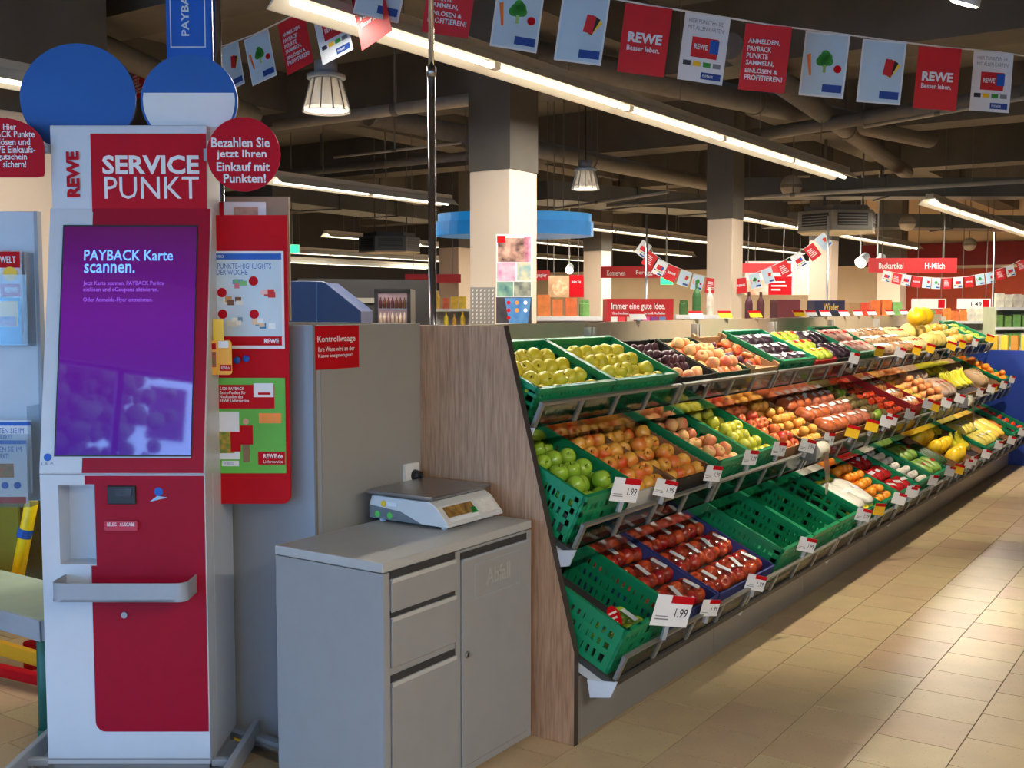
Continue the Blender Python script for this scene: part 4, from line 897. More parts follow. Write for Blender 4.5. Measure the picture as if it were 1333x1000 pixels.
# film wrapped pack of apples
def applepack(c, x, y, z, me, label, nx=2, ny=2, r=.036, rz=0., extra='label'):
    e = bpy.data.objects.new('apple_pack', None); COL.objects.link(e); e.matrix_world = c.M @ Matrix.Translation((x, y, z)) @ Matrix.Rotation(rz, 4, 'Z'); tag(e, label, 'apple pack', label[:50])
    for i in range(nx):
        for j in range(ny): obj('apple', me, e, ((i - (nx - 1) / 2) * r * 2.04, (j - (ny - 1) / 2) * r * 2.04, r * .95), (RF.uniform(-.9, .9), RF.uniform(-.9, .9), RF.uniform(0, 6)))
    k = ('film', nx, ny, r)
    if k not in FM:
        m = MB(); m.ball((0, 0, r), 1, (nx * r * 1.15), (ny * r * 1.15), r * 1.12, 16, 10); FM[k] = smoothmesh(m, 'film', FILM)
    obj('film', FM[k], e); obj('label', LBW, e, (RF.uniform(-.01, .01), 0, r * 2.14), (0, 0, R(90) + RF.uniform(-.5, .5)))
    return e
# banana bunch
BANM = tint('skin_banana', (228, 196, 30), (206, 200, 50), rnd=.3, lo=-.1, hi=.1); 
def banana_me():
    if 'banana' in FM: return FM['banana']
    m = MB(); pts = [(.0, .09 * math.sin(t) - .02, .09 - .09 * math.cos(t)) for t in [R(a) for a in range(-20, 81, 12)]]
    m.tube(pts, [.006, .013, .017, .018, .018, .017, .015, .011, .005], 8); FM['banana'] = smoothmesh(m, 'banana', BANM); return FM['banana']
def bunch(c, x, y, z, label, rz=0., n=5):
    e = bpy.data.objects.new('banana_bunch', None); COL.objects.link(e); e.matrix_world = c.M @ Matrix.Translation((x, y, z)) @ Matrix.Rotation(rz, 4, 'Z') @ Matrix.Scale(1.2, 4); tag(e, label, 'bananas', label[:50])
    for i in range(n): obj('banana', banana_me(), e, ((i - (n - 1) / 2) * .030, 0, .022), (0, (i - (n - 1) / 2) * .12, (i - (n - 1) / 2) * -.1))
    obj('bunch_crown', FM.setdefault('bcrown', MB().box(-.03, .03, -.07, -.04, .008, .03).mesh('bunch_crown', M('banana_crown', (120, 110, 40), .7))), e)

PACKL = M('film_pack_red', (190, 60, 50), .25, var=.3, scale=20, rnd=.3)
def C(t, y, w, kind, label, **k):
    if y > 6.0 and 'tray' in k and k['tray'] > .02: k['tray'] += {'top': .015, 'mid': .035, 'low': .045}[t]
    d = {'top': .40, 'mid': .56, 'low': .62}[t]; h = {'top': .15, 'mid': .19, 'low': .17}[t]
    if kind not in ('green',): h *= .8
    return crate(t, y, w, k.pop('d', d), k.pop('h', h), kind, label, **k)
ap_g = fruitmesh('golden_apple', SKIN['golden'], .0375, 'tall'); ap_n = fruitmesh('green_apple', SKIN['green'], .039); ap_o = fruitmesh('orange_apple', SKIN['orange'], .0375); ap_r = fruitmesh('red_apple', SKIN['redapple'], .036)
pe = fruitmesh('peach', SKIN['peach'], .035, 'apple'); pl = fruitmesh('plum', SKIN['plum'], .023, 'long'); pr_ = fruitmesh('pear', SKIN['pear'], .034, 'apple'); ne = fruitmesh('nectarine', SKIN['nect'], .034, 'apple')
api = fruitmesh('apricot', SKIN['apri'], .030, 'ball'); ma = fruitmesh('mandarin', SKIN['mand'], .032, 'ball'); ki = fruitmesh('kiwi', SKIN['kiwi'], .028, 'long'); fl = fruitmesh('flat_peach', SKIN['nect'], .034, 'flat')
on_ = fruitmesh('onion', SKIN['onion'], .034, 'ball'); li = fruitmesh('lime', SKIN['lime'], .03, 'long'); to = fruitmesh('tomato', SKIN['tomato'], .03, 'flat'); me_ = fruitmesh('melon', SKIN['melon'], .075, 'ball'); ho = fruitmesh('honeydew', SKIN['honey'], .085, 'long'); mg_ = fruitmesh('mango', SKIN['mango'], .05, 'long'); po2 = fruitmesh('potato', SKIN['potato'], .032, 'long')
# ---------------- top tier
c = C('top', 3.476, .60, 'green', 'green crate heaped with golden apples right beside the oak panel on the top tier', tray=.045); T1c = c
fill(c, ap_g, 'golden_apple', .0375, 'golden apple in the top tier crate right beside the oak panel', 'apple', 2, True, 1.0)
c = C('top', 4.088, .60, 'green', 'green crate of golden apples, second from the oak panel on the top tier', tray=.05)
fill(c, ap_g, 'golden_apple', .0375, 'golden apple in the second top tier crate from the oak panel', 'apple', 2, True, .75)
c = C('top', 4.76, .42, 'dark', 'black carton with dark plums and peaches on the top tier', tray=.05)
fill(c, pl, 'plum', .026, 'dark plum in the black top tier carton', 'plum', 2, False, .8, y0=.3); fill(c, pe, 'peach', .035, 'peach in front of the plums in the black top tier carton', 'peach', 1, False, 1, y1=.3)
c = C('top', 5.20, .42, 'dgreen', 'dark green carton with peaches and nectarines on the top tier', tray=.05)
fill(c, pe, 'peach', .035, 'peach in the dark green top tier carton', 'peach', 2, False, .7, mix=(ne, 'nectarine', 'nectarine in the dark green top tier carton'))
c = C('top', 5.64, .40, 'wood', 'wooden crate with plums and flat peaches on the top tier', tray=.04)
fill(c, pl, 'plum', .026, 'dark plum in the wooden top tier crate', 'plum', 2, False, .8, x1=.55); fill(c, fl, 'flat_peach', .034, 'red flat peach in the wooden top tier crate', 'peach', 2, False, .9, x0=.55)
GD = M('grape_dark', (44, 26, 40), .3, var=.3, scale=60, bump=1., bscale=90); GG = M('grape_green', (176, 196, 70), .3, var=.15, scale=60, bump=1., bscale=90)
c = C('top', 6.06, .60, 'green', 'green crate of dark grapes in bags with white labels on the top tier', tray=.06); bags(c, GD, 'grape_bag', 'bag of dark grapes with a white label in the green top tier crate', 'grapes', 4, 3, .03)
c = C('top', 6.70, .42, 'red', 'red carton of green grapes in bags on the top tier', tray=.06); bags(c, GG, 'grape_bag', 'bag of green grapes in the red top tier carton', 'grapes', 3, 3, .035, lbm=LBR)
c = C('top', 7.14, .40, 'dark', 'black carton of dark grape bags on the top tier', tray=.06); bags(c, GD, 'grape_bag', 'bag of dark grapes in the black top tier carton', 'grapes', 3, 2, .035)
c = C('top', 7.56, .58, 'green', 'green crate of red and white packs on the top tier', tray=.06); bags(c, M('pack_redwhite', (206, 70, 56), .35, c2=(220, 200, 180), scale=14), 'salad_pack', 'red and white salad pack in the green top tier crate', 'pack', 4, 2, .035, lbm=LBR)
c = C('top', 8.18, .50, 'brown', 'brown carton of mushroom packs on the top tier', tray=.06); bags(c, M('pack_mushroom', (196, 170, 136), .5, c2=(140, 100, 70), scale=24), 'mushroom_pack', 'brown mushroom pack in the brown top tier carton', 'mushrooms', 4, 3, .03)
c = C('top', 8.70, .50, 'brown', 'brown carton of nut bags on the top tier', tray=.06); bags(c, M('pack_nuts', (186, 140, 90), .4, c2=(120, 80, 50), scale=30), 'nut_bag', 'brown nut bag with a white label in the top tier carton', 'nuts', 4, 3, .03)
c = C('top', 9.22, .50, 'brown', 'brown carton of asparagus bundles on the top tier', tray=.06); bags(c, M('pack_stalks', (216, 200, 150), .5, c2=(170, 150, 90), scale=12, stretch=(8, 1, 1)), 'stalk_bundle', 'pale stalk bundle in the top tier carton', 'vegetable', 5, 2, .03, lbm=LBR)
c = C('top', 9.74, .66, 'dark', 'black carton of pale yellow melons on the top tier', tray=.03); fill(c, me_, 'melon', .075, 'pale yellow melon in the black top tier carton', 'melon', 1, False)
for x, lb in ((.17, 'left'), (.42, 'right')): put(ho, 'honeydew', c, x, .28, c.tray + .225, 'bright yellow honeydew melon lying on the pale melons, %s one' % lb, 'melon', 'honeydew melons', rot=Euler((0, R(90), .2)))
c = C('top', 10.42, .38, 'blue', 'blue carton of small orange melons on the top tier', tray=.03); fill(c, fruitmesh('small_melon', tint('skin_canta', (236, 170, 60), (244, 196, 90), lo=-.1, hi=.1), .055, 'ball'), 'small_melon', .055, 'small orange melon in the blue top tier carton', 'melon', 1)
c = C('top', 10.84, .60, 'redwood', 'reddish wooden crate of mangoes on the top tier', tray=.03); fill(c, mg_, 'mango', .055, 'mango in the reddish wooden top tier crate', 'mango', 1)
c = C('top', 11.48, .60, 'green', 'last green crate at the far end of the top tier', tray=.05); fill(c, li, 'lime', .034, 'lime in the last green crate of the top tier', 'lime', 1)
# ---------------- middle tier
c = C('mid', 3.476, .395, 'green', 'green crate of green apples on the middle tier beside the oak panel', h=.21, tray=.10); M1c = c
fill(c, ap_n, 'green_apple', .039, 'green apple in the middle tier crate beside the oak panel', 'apple', 2, True, .85)
c = C('mid', 3.885, .40, 'brown', 'white fronted carton of orange red apples on the middle tier', tray=.09, front='wfront', h=.16); M2c = c
fill(c, ap_o, 'orange_apple', .0375, 'orange red apple in the white fronted middle tier carton', 'apple', 2, True, .9)
c = C('mid', 4.295, .41, 'brown', 'dark fronted carton of orange red apples on the middle tier', tray=.09, front='dark', h=.16)
fill(c, ap_o, 'orange_apple', .0375, 'orange red apple in the dark fronted middle tier carton', 'apple', 2, True, .6)
c = C('mid', 4.73, .40, 'green', 'green crate of peach coloured apples on the middle tier', tray=.09); fill(c, pe, 'peach_apple', .0375, 'peach coloured apple in the middle tier green crate', 'apple', 2, False, .4)
c = C('mid', 5.14, .42, 'green', 'green crate of yellow pears on the middle tier', tray=.09); fill(c, pr_, 'pear', .036, 'yellow pear in the middle tier green crate', 'pear', 2, False, .8)
c = C('mid', 5.575, .40, 'brown', 'brown carton of red nectarines on the middle tier', tray=.08); fill(c, ne, 'nectarine', .036, 'red nectarine in the middle tier carton', 'nectarine', 2, False, .8)
c = C('mid', 5.985, .40, 'brown', 'brown carton of apricots on the middle tier', tray=.08); fill(c, api, 'apricot', .034, 'apricot in the middle tier carton', 'apricot', 2, False, .8)
PKO = M('pack_orange', (214, 120, 70), .3, c2=(150, 66, 40), scale=24, bump=.6, bscale=40); PKP = M('pack_pinkish', (206, 120, 90), .3, c2=(130, 70, 50), scale=26, bump=.6, bscale=40)
c = C('mid', 6.40, .44, 'brown', 'brown carton of netted orange fruit on the middle tier', tray=.08); bags(c, PKO, 'fruit_net', 'net of orange fruit in the middle tier brown carton', 'fruit net', 3, 4, .04)
c = C('mid', 6.86, .44, 'brown', 'second brown carton of reddish fruit packs on the middle tier', tray=.08); bags(c, PKP, 'fruit_pack', 'reddish fruit pack with a white label in the second packed carton of the middle tier', 'fruit pack', 3, 4, .038)
c = C('mid', 7.32, .42, 'dark', 'black carton of kiwis on the middle tier', tray=.08); fill(c, ki, 'kiwi', .033, 'kiwi in the black middle tier carton', 'kiwi', 1, mix=(li, 'lime', 'lime among the kiwis in the black middle tier carton'))
c = C('mid', 7.76, .42, 'brown', 'brown carton of red tomatoes on the middle tier', tray=.08); fill(c, to, 'tomato', .034, 'red tomato in the middle tier carton', 'tomato', 1)
c = C('mid', 8.20, .38, 'red', 'bright red carton of fruit packs on the middle tier', tray=.08, h=.2); bags(c, M('pack_mixed', (190, 150, 80), .4, c2=(150, 60, 40), scale=22), 'fruit_pack', 'mixed fruit pack in the bright red middle tier carton', 'fruit pack', 3, 4, .035)
c = C('mid', 8.60, .36, 'lime', 'lime green carton of small fruit on the middle tier', tray=.08); fill(c, api, 'apricot', .034, 'small orange fruit in the lime green carton', 'fruit', 1)
c = C('mid', 8.98, .42, 'brown', 'brown carton of loose onions on the middle tier', tray=.08); fill(c, on_, 'onion', .036, 'orange brown onion in the middle tier carton', 'onion', 2, False, .6)
c = C('mid', 9.42, .42, 'brown', 'brown carton of potatoes in white bags on the middle tier', tray=.08); bags(c, M('bag_white', (214, 208, 200), .3, c2=(170, 120, 80), scale=12), 'potato_bag', 'white potato bag in the middle tier carton', 'potatoes', 3, 2, .05, lbm=LBR)
c = C('mid', 9.88, .95, 'brown', 'wide carton of yellow bananas on the middle tier', tray=.10)
for i in range(4):
    for j in range(2): bunch(c, .13 + i * .23, .16 + j * .24, c.tray + .002, 'bunch of yellow bananas in the wide middle tier carton', RF.uniform(-.25, .25))
c = C('mid', 10.86, .40, 'brown', 'brown carton of paper bags on the middle tier', tray=.06); bags(c, M('bag_paper', (176, 144, 104), .7, c2=(140, 110, 76), scale=8), 'paper_bag', 'brown paper bag in the middle tier carton', 'bag', 2, 2, .06)
c = C('mid', 11.28, .42, 'brown', 'brown carton of pineapples on the middle tier', tray=.04)
PINE = M('pineapple_skin', (150, 112, 44), .6, c2=(90, 70, 30), scale=60, bump=1., bscale=70); PCR = M('pineapple_leaf', (90, 120, 60), .6)
for i in range(3):
    o = put(FM.setdefault('pine', smoothmesh(MB().ball(r=.055, sz=1.5, n=14, m=9), 'pineapple', PINE)), 'pineapple', c, .09 + i * .125, .24, c.tray + .06, 'pineapple with leaf crown in the middle tier carton', 'pineapple', 'pineapples', rot=Euler((R(-80), 0, RF.uniform(-.2, .2))))
    cr = MB()
    for k in range(10):
        a = R(36 * k); cr.cyl((.012 * math.cos(a), .012 * math.sin(a), .07), (.045 * math.cos(a), .045 * math.sin(a), .17), .009, .001, 4)
    obj('leaf_crown', FM.setdefault('pcr', cr.mesh('leaf_crown', PCR)), o)
c = C('mid', 11.72, .44, 'green', 'green crate of oranges at the far end of the middle tier', tray=.09); fill(c, ma, 'orange', .036, 'orange in the last middle tier crate', 'orange', 2, False, .5)
# ---------------- low tier
c = C('low', 3.476, .41, 'green', 'large low green crate with a few green apple packs beside the oak panel', h=.2, tray=.025); L1c = c
for i in range(2): applepack(c, .12 + i * .17, .10 + i * .02, .026, ap_n, 'film pack of green apples in the low crate beside the oak panel', 2, 2, .037, .2)
st = put(FM.setdefault('sticker', MB().cyl((0, 0, 0), (0, 0, .002), .05, n=24).mesh('round_sticker', RED)), 'round_sticker', c, .15, .12, .13, 'round red paper sticker with white print on the green apple packs', 'sticker', None, rot=Euler((R(40), 0, 0)))
for k in range(3): MB().box(-.03, .03 - k * .008, .018 - k * .02, .026 - k * .02, .002, .0028).build('printed_line', PAPER, st)
c = C('low', 3.90, .48, 'blue', 'blue carton of film wrapped red apples on the low tier, nearer one', tray=.05, h=.12)
for i in range(3):
    for j in range(3): applepack(c, .085 + i * .155, .11 + j * .17, .051, ap_r, 'film pack of red apples in the nearer blue carton', 2, 2, .036, RF.uniform(-.1, .1))
c = C('low', 4.40, .66, 'blue', 'blue carton of film wrapped red apples on the low tier, farther one', tray=.05, h=.12)
for i in range(4):
    for j in range(3): applepack(c, .09 + i * .158, .11 + j * .17, .051, ap_r, 'film pack of red apples in the farther blue carton', 2, 2, .036, RF.uniform(-.1, .1))
c = C('low', 5.09, .42, 'green', 'empty green crate with one red apple on the low tier', tray=.015, h=.2); put(ap_r, 'red_apple', c, .09, .22, .055, 'single red apple left in an empty low crate', 'apple', None)
c = C('low', 5.525, .42, 'green', 'empty green crate after the one with a single red apple', tray=.015, h=.2)
c = C('low', 5.96, .42, 'green', 'green crate with two yellow apples left on the low tier', tray=.015, h=.2)
for x, y in ((.1, .18), (.3, .4)): put(ap_g, 'golden_apple', c, x, y, .055, 'yellow apple left over in the nearly empty low crate', 'apple', 'leftover yellow apples')
c = C('low', 6.395, .42, 'green', 'green crate of yellow green apples with white packs on the low tier', tray=.05); fill(c, ap_g, 'golden_apple', .0375, 'yellow green apple in the low tier crate of mixed packs', 'apple', 1, False, 1, y1=.6); bags(c, M('pack_white', (216, 214, 200), .35, var=.1), 'white_pack', 'white pack lying among the yellow green apples on the low tier', 'pack', 2, 1, .03, z0=.14, rows=.5)
c = C('low', 6.83, .42, 'green', 'green crate of oranges on the low tier', tray=.05); fill(c, ma, 'orange', .036, 'orange in the low tier green crate', 'orange', 2, False, .6)
c = C('low', 7.265, .46, 'green', 'green crate of red berry punnets on the low tier', tray=.05); bags(c, M('pack_red', (206, 40, 40), .25, c2=(150, 20, 24), scale=40, bump=.6, bscale=60), 'berry_punnet', 'red berry punnet in the low tier green crate', 'punnet', 3, 4, .032)
c = C('low', 7.74, .42, 'green', 'green crate of garlic bulbs on the low tier', tray=.05); fill(c, fruitmesh('garlic_bulb', M('garlic', (222, 214, 200), .5, var=.06), .028, 'apple'), 'garlic_bulb', .03, 'white garlic bulb in the low tier crate', 'garlic', 1, False, .3)
c = C('low', 8.18, .42, 'green', 'green crate of pale green salad on the low tier', tray=.05); bags(c, M('pack_salad', (150, 180, 80), .4, c2=(80, 120, 40), scale=22, bump=.5), 'salad_bag', 'pale green salad bag in the low tier crate', 'salad', 3, 3, .04, lbm=LBR)
c = C('low', 8.62, .44, 'brown', 'brown carton of dark green courgettes on the low tier', tray=.05)
for i in range(6): put(FM.setdefault('cour', smoothmesh(MB().tube([(0, -.14, 0), (0, -.12, 0), (0, .1, 0), (0, .15, .004)], [.012, .022, .024, .01], 10), 'courgette', M('courgette_skin', (44, 76, 34), .4, var=.2, scale=30))), 'courgette', c, .06 + i * .062, c.tray * 0 + .22, c.tray + .026, 'dark green courgette in the low tier carton', 'courgette', 'courgettes', rot=Euler((0, 0, RF.uniform(-.1, .1))))
c = C('low', 9.08, .46, 'brown', 'brown carton of long yellow melons on the low tier', tray=.03); fill(c, fruitmesh('long_melon', SKIN['honey'], .06, 'long'), 'long_melon', .062, 'long yellow melon in the low tier carton', 'melon', 1, False, 1, spin=.3)
c = C('low', 9.56, .50, 'brown', 'brown carton of bananas on the low tier', tray=.05)
for i in range(2):
    for j in range(2): bunch(c, .13 + i * .235, .18 + j * .25, c.tray + .002, 'bunch of bananas in the low tier carton', RF.uniform(-.3, .3))
c = C('low', 10.08, .60, 'green', 'green crate of film wrapped yellow fruit on the low tier', tray=.05); bags(c, M('bag_clearyellow', (226, 206, 110), .2, c2=(200, 180, 60), scale=18, bump=.5), 'yellow_fruit_bag', 'clear bag of yellow fruit in the low tier crate', 'fruit bag', 4, 3, .05)
c = C('low', 10.70, .55, 'brown', 'brown carton of long yellow bags on the low tier', tray=.05); bags(c, M('bag_yellowlong', (230, 190, 80), .3, var=.1), 'long_bag', 'long yellow bag in the far low tier carton', 'bag', 2, 1, .05)
c = C('low', 11.28, .42, 'green', 'green crate of carrots on the low tier', tray=.05)
for i in range(9): put(FM.setdefault('carrot', smoothmesh(MB().cyl((0, -.1, 0), (0, .08, 0), .006, .02, 10), 'carrot', SKIN['carrot'])), 'carrot', c, .05 + i * .042, .25, c.tray + .022, 'carrot in the low tier crate', 'carrot', 'carrots', rot=Euler((0, 0, RF.uniform(-.05, .05))))
c = C('low', 11.73, .44, 'green', 'last green crate at the far end of the low tier', tray=.05); fill(c, to, 'tomato', .034, 'tomato in the last low tier crate', 'tomato', 1)

# ---------------------------------------------------------------- price cards
def short(nm, n):
    ws = nm.replace('green crate', 'crate').split()[:n]
    while ws[-1] in ('on', 'the', 'of', 'a', 'with', 'low', 'middle', 'top', 'and', 'in', 'at', 'beside', 'one'): ws.pop()
    return ' '.join(ws)
def card(c, fx_, label, kind='white', big=1., rz=0., price=None, dz=0.):
    e = bpy.data.objects.new('price_card', None); COL.objects.link(e)
    e.matrix_world = c.M @ Matrix.Translation((c.w * fx_, -.045, c.h + dz)) @ Matrix.Rotation(rz - .5, 4, 'Z') @ Matrix.Rotation(R(-12), 4, 'X')
    tag(e, label, 'price card', 'price cards on the crates'); w, h = .105 * big, .074 * big
    patch(e, 'card', PAPER if kind == 'white' else YELLOW, -w / 2, w / 2, -h * .3, h * .7, 0, .0015); patch(e, 'red_band', RED, -w * .1 if kind == 'white' else -w / 2, w / 2, h * .45, h * .7, -.0016, .0006)
    if price: text(e, price, w * .08, w * .42, -h * .0, h * .3, -.0024, INK, .01); patch(e, 'small_print', GINK, -w * .42, -w * .05, -h * .1, -h * .06, -.0016, .0003); patch(e, 'small_print', GINK, -w * .42, -w * .08, .0, h * .03, -.0016, .0003)
    MB().box(-.01, .01, .0, .012, -h * .75, -h * .1).build('clip', GREYP, e)
for c in CRATES:
    nm = c.e['label']
    if any(k in nm for k in ('empty green crate after', 'second from the oak')) or c in (T1c,): continue
    if c is L1c: card(c, .62, 'large white price card with red band on the low crate beside the oak panel', 'white', 1.7, .0, '1.99', .02); continue
    if c is M1c: card(c, .55, 'white price card on the green apple crate of the middle tier', 'white', 1.3, .1, '1.99', .0); continue
    if c is M2c: card(c, .5, 'white price card on the white fronted apple carton', 'white', 1., -.1, '1.99', .0); continue
    if c.t == 'top' and c.y < 6.8: continue
    if c.y > 6.2 and c.t != 'top' and int(c.y * 5) % 3 == 0: card(c, .2, 'white price card at the left corner of the ' + short(nm, 7), 'white', 1.0, RF.uniform(-.2, .2))
    card(c, .45 + RF.uniform(-.1, .25), ('yellow' if int(c.y * 7) % 4 == 0 else 'white') + ' price card on the ' + short(nm, 11), 'yellow' if int(c.y * 7) % 4 == 0 else 'white', 1.0, RF.uniform(-.2, .2), '1.99' if c.y < 6 else None)
# cards standing behind the top tier on the back panel
for k, (u, v, kd) in enumerate(((832, 424, 'white'), (908, 425, 'white'), (946, 415, 'yellow'), (985, 420, 'yellow'), (1042, 411, 'yellow'), (1058, 412, 'white'), (1076, 418, 'white'), (1100, 420, 'white'), (1118, 422, 'white'), (1136, 420, 'white'), (1160, 416, 'white'), (1178, 418, 'white'))):
    p = on(u, v + 8, 'x', -2.735); e = bpy.data.objects.new('price_card', None); COL.objects.link(e); e.location = (-2.735, p.y, 1.578); e.rotation_euler = (R(-35), 0, R(60))
    tag(e, '%s price card standing on the back panel, number %s from the oak panel' % (kd, ('one two three four five six seven eight nine ten eleven twelve'.split())[k]), 'price card', 'price cards on the back panel')
    patch(e, 'card', PAPER if kd == 'white' else YELLOW, -.05, .05, .005, .06, 0, .0015); patch(e, 'red_band', RED, -.05, .05, .042, .06, -.0016, .0005); MB().box(-.008, .008, 0, .008, 0, .03).build('clip', GREYP, e)
# ---------------------------------------------------------------- bag dispensers
BAGM = M('bag_roll', (204, 198, 180), .5, var=.04)
def dispenser(y, t, label):
    fx, fz, dd = TIERS[t]; e = thing('bag_dispenser', label, 'bag dispenser', (fx + .11, y, fz + .09), R(90), 'bag dispensers')
    MB().cyl((-.09, 0, 0), (.09, 0, 0), .045, n=18).build('bag_roll', BAGM, e, smooth=True)
    MB().box(-.11, -.095, -.03, .06, -.05, .05).box(.095, .11, -.03, .06, -.05, .05).box(-.11, .11, .05, .07, -.05, .02).build('holder', LIPM, e, bevel=.004)
    MB().add([(-.05, -.046, -.01), (.05, -.046, -.01), (.045, -.06, -.14), (.03, -.05, -.26), (-.02, -.055, -.24), (-.045, -.06, -.13)], [(0, 1, 2, 5), (5, 2, 3, 4)]).build('hanging_bag', glassy('bag_film', (225, 225, 215), .55, .3), e)
dispenser(6.02, 'mid', 'plastic bag dispenser with a hanging bag at the middle tier, nearer one'); dispenser(9.9, 'mid', 'plastic bag dispenser with a hanging bag at the middle tier, farther one')
# end display: blue post with yellow packs
ed = thing('end_display', 'blue end stand with yellow packs at the far end of the produce shelf', 'display', (-2.1, 12.32, 0))
MB().box(-.3, .3, 0, .06, 0, 1.2).build('blue_post', M('stand_blue', (24, 54, 140), .5), ed); MB().box(-.3, .3, .06, .45, 1.12, 1.15).build('shelf', SHW, ed)
for k in range(6):
    o = MB().box(-.035, .035, 0, .09, 0, .2).build('juice_pack', M('pack_yellow', (220, 176, 60), .4, rnd=.3), None, (-2.36 + k * .1, 12.40, 1.152), bevel=.004); tag(o, 'yellow pack on the blue end stand', 'pack', 'yellow packs')
# ================================================================ FLAGS
FV = M('flag_pale', (176, 200, 218), .6, var=.06, scale=5); FW = M('flag_white', (214, 218, 224), .6, var=.03); FR = M('flag_red', (200, 26, 36), .6, var=.05); FCORD = M('cord_white', (210, 210, 210), .7)
NAVY = M('flag_navy', (20, 62, 140), .6); CAR = M('print_carrot', (226, 116, 40), .6); BRO = M('print_green', (52, 146, 52), .6); BLK = M('print_black', (30, 30, 34), .6)
def flag(par, kind, p, w, h, roll, yaw, detail=True):
    """p: world point of the top centre; hangs down, faces the viewer"""
    back = {'red': FR, 'rewe': FR, 'veg': FW, 'cards': FW, 'hier': FW}[kind]
    f = MB().box(-w / 2, w / 2, 0, .0012, -h, 0).build('flag', back, par, Vector(p) - par.location, (0, roll, yaw))
    def P(nm, mt, a, b, c, d, y=-.0006): return patch(f, nm, mt, a * w, b * w, -d * h, -c * h, y, .0005)
    def Tx(s, a, b, c, d, mt, bold=.02): return text(f, s, a * w, b * w, -d * h, -c * h, -.0016, mt, bold)
    if kind in ('veg', 'cards'): P('pale_field', FV, -.46, .46, .03, .97); P('navy_tag', NAVY, .0, .44, .80, .92, -.0012)
    if kind in ('veg', 'cards') and detail: Tx('PAYBACK', .04, .28, .84, .88, FW)
    if kind == 'veg':
        m = MB(); m.prism([(-.32 * w, -.68 * h), (-.27 * w, -.68 * h), (-.33 * w, -.34 * h), (-.42 * w, -.36 * h)], -.0016, -.0012, 'y').build('carrot_print', CAR, f)
        m = MB()
        for a, b in ((-.06, .40), (.06, .38), (0, .34), (.09, .44), (-.1, .45), (0, .46)): m.cyl((a * w, -.0016, -b * h), (a * w, -.0012, -b * h), .10 * w, n=12)
        m.build('broccoli_print', BRO, f); P('stalk_print', M('print_stalk', (150, 190, 110), .6), -.03, .04, .5, .62, -.0012)
        MB().cyl((.3 * w, -.0016, -.55 * h), (.3 * w, -.0012, -.55 * h), .09 * w, n=12).build('tomato_print', RED, f)
    if kind == 'cards':
        for k, (mt, a) in enumerate(((YELLOW, 28), (BLK, 16), (FR, 0))): MB().box(-.1 * w, .1 * w, -.0016 - k * .0003, -.0012 - k * .0003, 0, .26 * h, Matrix.Translation((.12 * w, 0, -.55 * h)) @ Matrix.Rotation(R(a + 8), 4, 'Y')).build('card_print', mt, f)
    if kind == 'rewe':
        Tx('REWE', -.36, .36, .40, .55, FW, .04)
        if detail: Tx('Besser leben.', -.36, .34, .59, .67, FW)
    if kind == 'red':
        if detail:
            for k, (s, b) in enumerate((('ANMELDEN,', .28), ('PAYBACK', .12), ('PUNKTE', .06), ('SAMMELN,', .2), ('EINLÖSEN &', .3), ('PROFITIEREN!', .42))): Tx(s, -.4, b, .22 + k * .108, .30 + k * .108, FW, .02)
        else:
            for k in range(5): P('white_print', FW, -.34, .1 + .05 * k, .24 + k * .12, .29 + k * .12)
    if kind == 'hier':
        if detail: Tx('HIER PUNKTEN SIE', -.4, .36, .08, .14, GINK, .0); Tx('MIT ALLEN KARTEN!', -.4, .4, .18, .24, GINK, .0)
        P('red_box', FR, -.28, .3, .34, .64); P('blue_box', BLUE, .12, .32, .36, .56, -.0012)
        if detail: Tx('REWE', -.22, .08, .44, .52, FW, .03)
        for k, mt in enumerate((INK, YELLOW, BRO, GINK)): P('card_row', mt, -.42 + k * .22, -.25 + k * .22, .70, .77)
        P('navy_tag', NAVY, .0, .44, .85, .95)
        if detail: Tx('PAYBACK', .04, .28, .88, .92, FW)
    return f
def garland(label, items, w0, asp, detail, group=None, lead=None, tail=None, yaw=0.):
    """items: (u, v_top, pixel width, kind, roll degrees)"""
    pts = [dep(u, v, w0 * F / pw) for u, v, pw, k, rl in items]
    t = thing('flag_garland', label, 'flag garland', pts[0], 0, 'flag garlands')
    allp = ([lead] if lead else []) + pts + ([tail] if tail else [])
    MB().tube([p - t.location for p in allp], .004 if w0 > .15 else .003, 5).build('cord', FCORD, t)
    for (u, v, pw, k, rl), p in zip(items, pts): flag(t, k, p + Vector((0, 0, -.003)), w0, w0 * asp, R(rl), YAW + yaw + RF.uniform(-.12, .12), detail)
    return t
seq = ['veg', 'red', 'veg', 'cards', 'rewe', 'hier', 'red', 'veg', 'cards', 'rewe', 'hier']
g1 = [(506, -62, 60, 'veg', 12), (592, -44, 62, 'red', 9), (680, -25, 62, 'veg', 8), (764, -8, 62, 'cards', 8), (845, 7, 62, 'rewe', 7), (922, 19, 61, 'hier', 7), (1001, 32, 60, 'red', 6), (1078, 42, 58, 'veg', 5.5), (1152, 52, 57, 'cards', 5), (1224, 61, 56, 'rewe', 4), (1294, 67, 54, 'hier', 3)]
garland('large flag garland stretched across the top right of the hall', g1, .21, 1.42, True, lead=dep(440, -90, 4.9), tail=dep(1400, 82, 5.6))
g2 = [(4, 109, 24, 'red', -3), (36, 105, 25, 'hier', -4), (178, 88, 28, 'red', -8), (214, 78, 31, 'rewe', -10), (296, 58, 41, 'cards', -12), (333, 44, 44, 'veg', -13), (378, 22, 49, 'red', -14), (424, 1, 54, 'hier', -15), (474, -26, 59, 'rewe', -16)]
garland('flag garland rising to the right behind the blue toppers', g2, .21, 1.42, True, tail=dep(520, -40, 4.8), yaw=-.6)
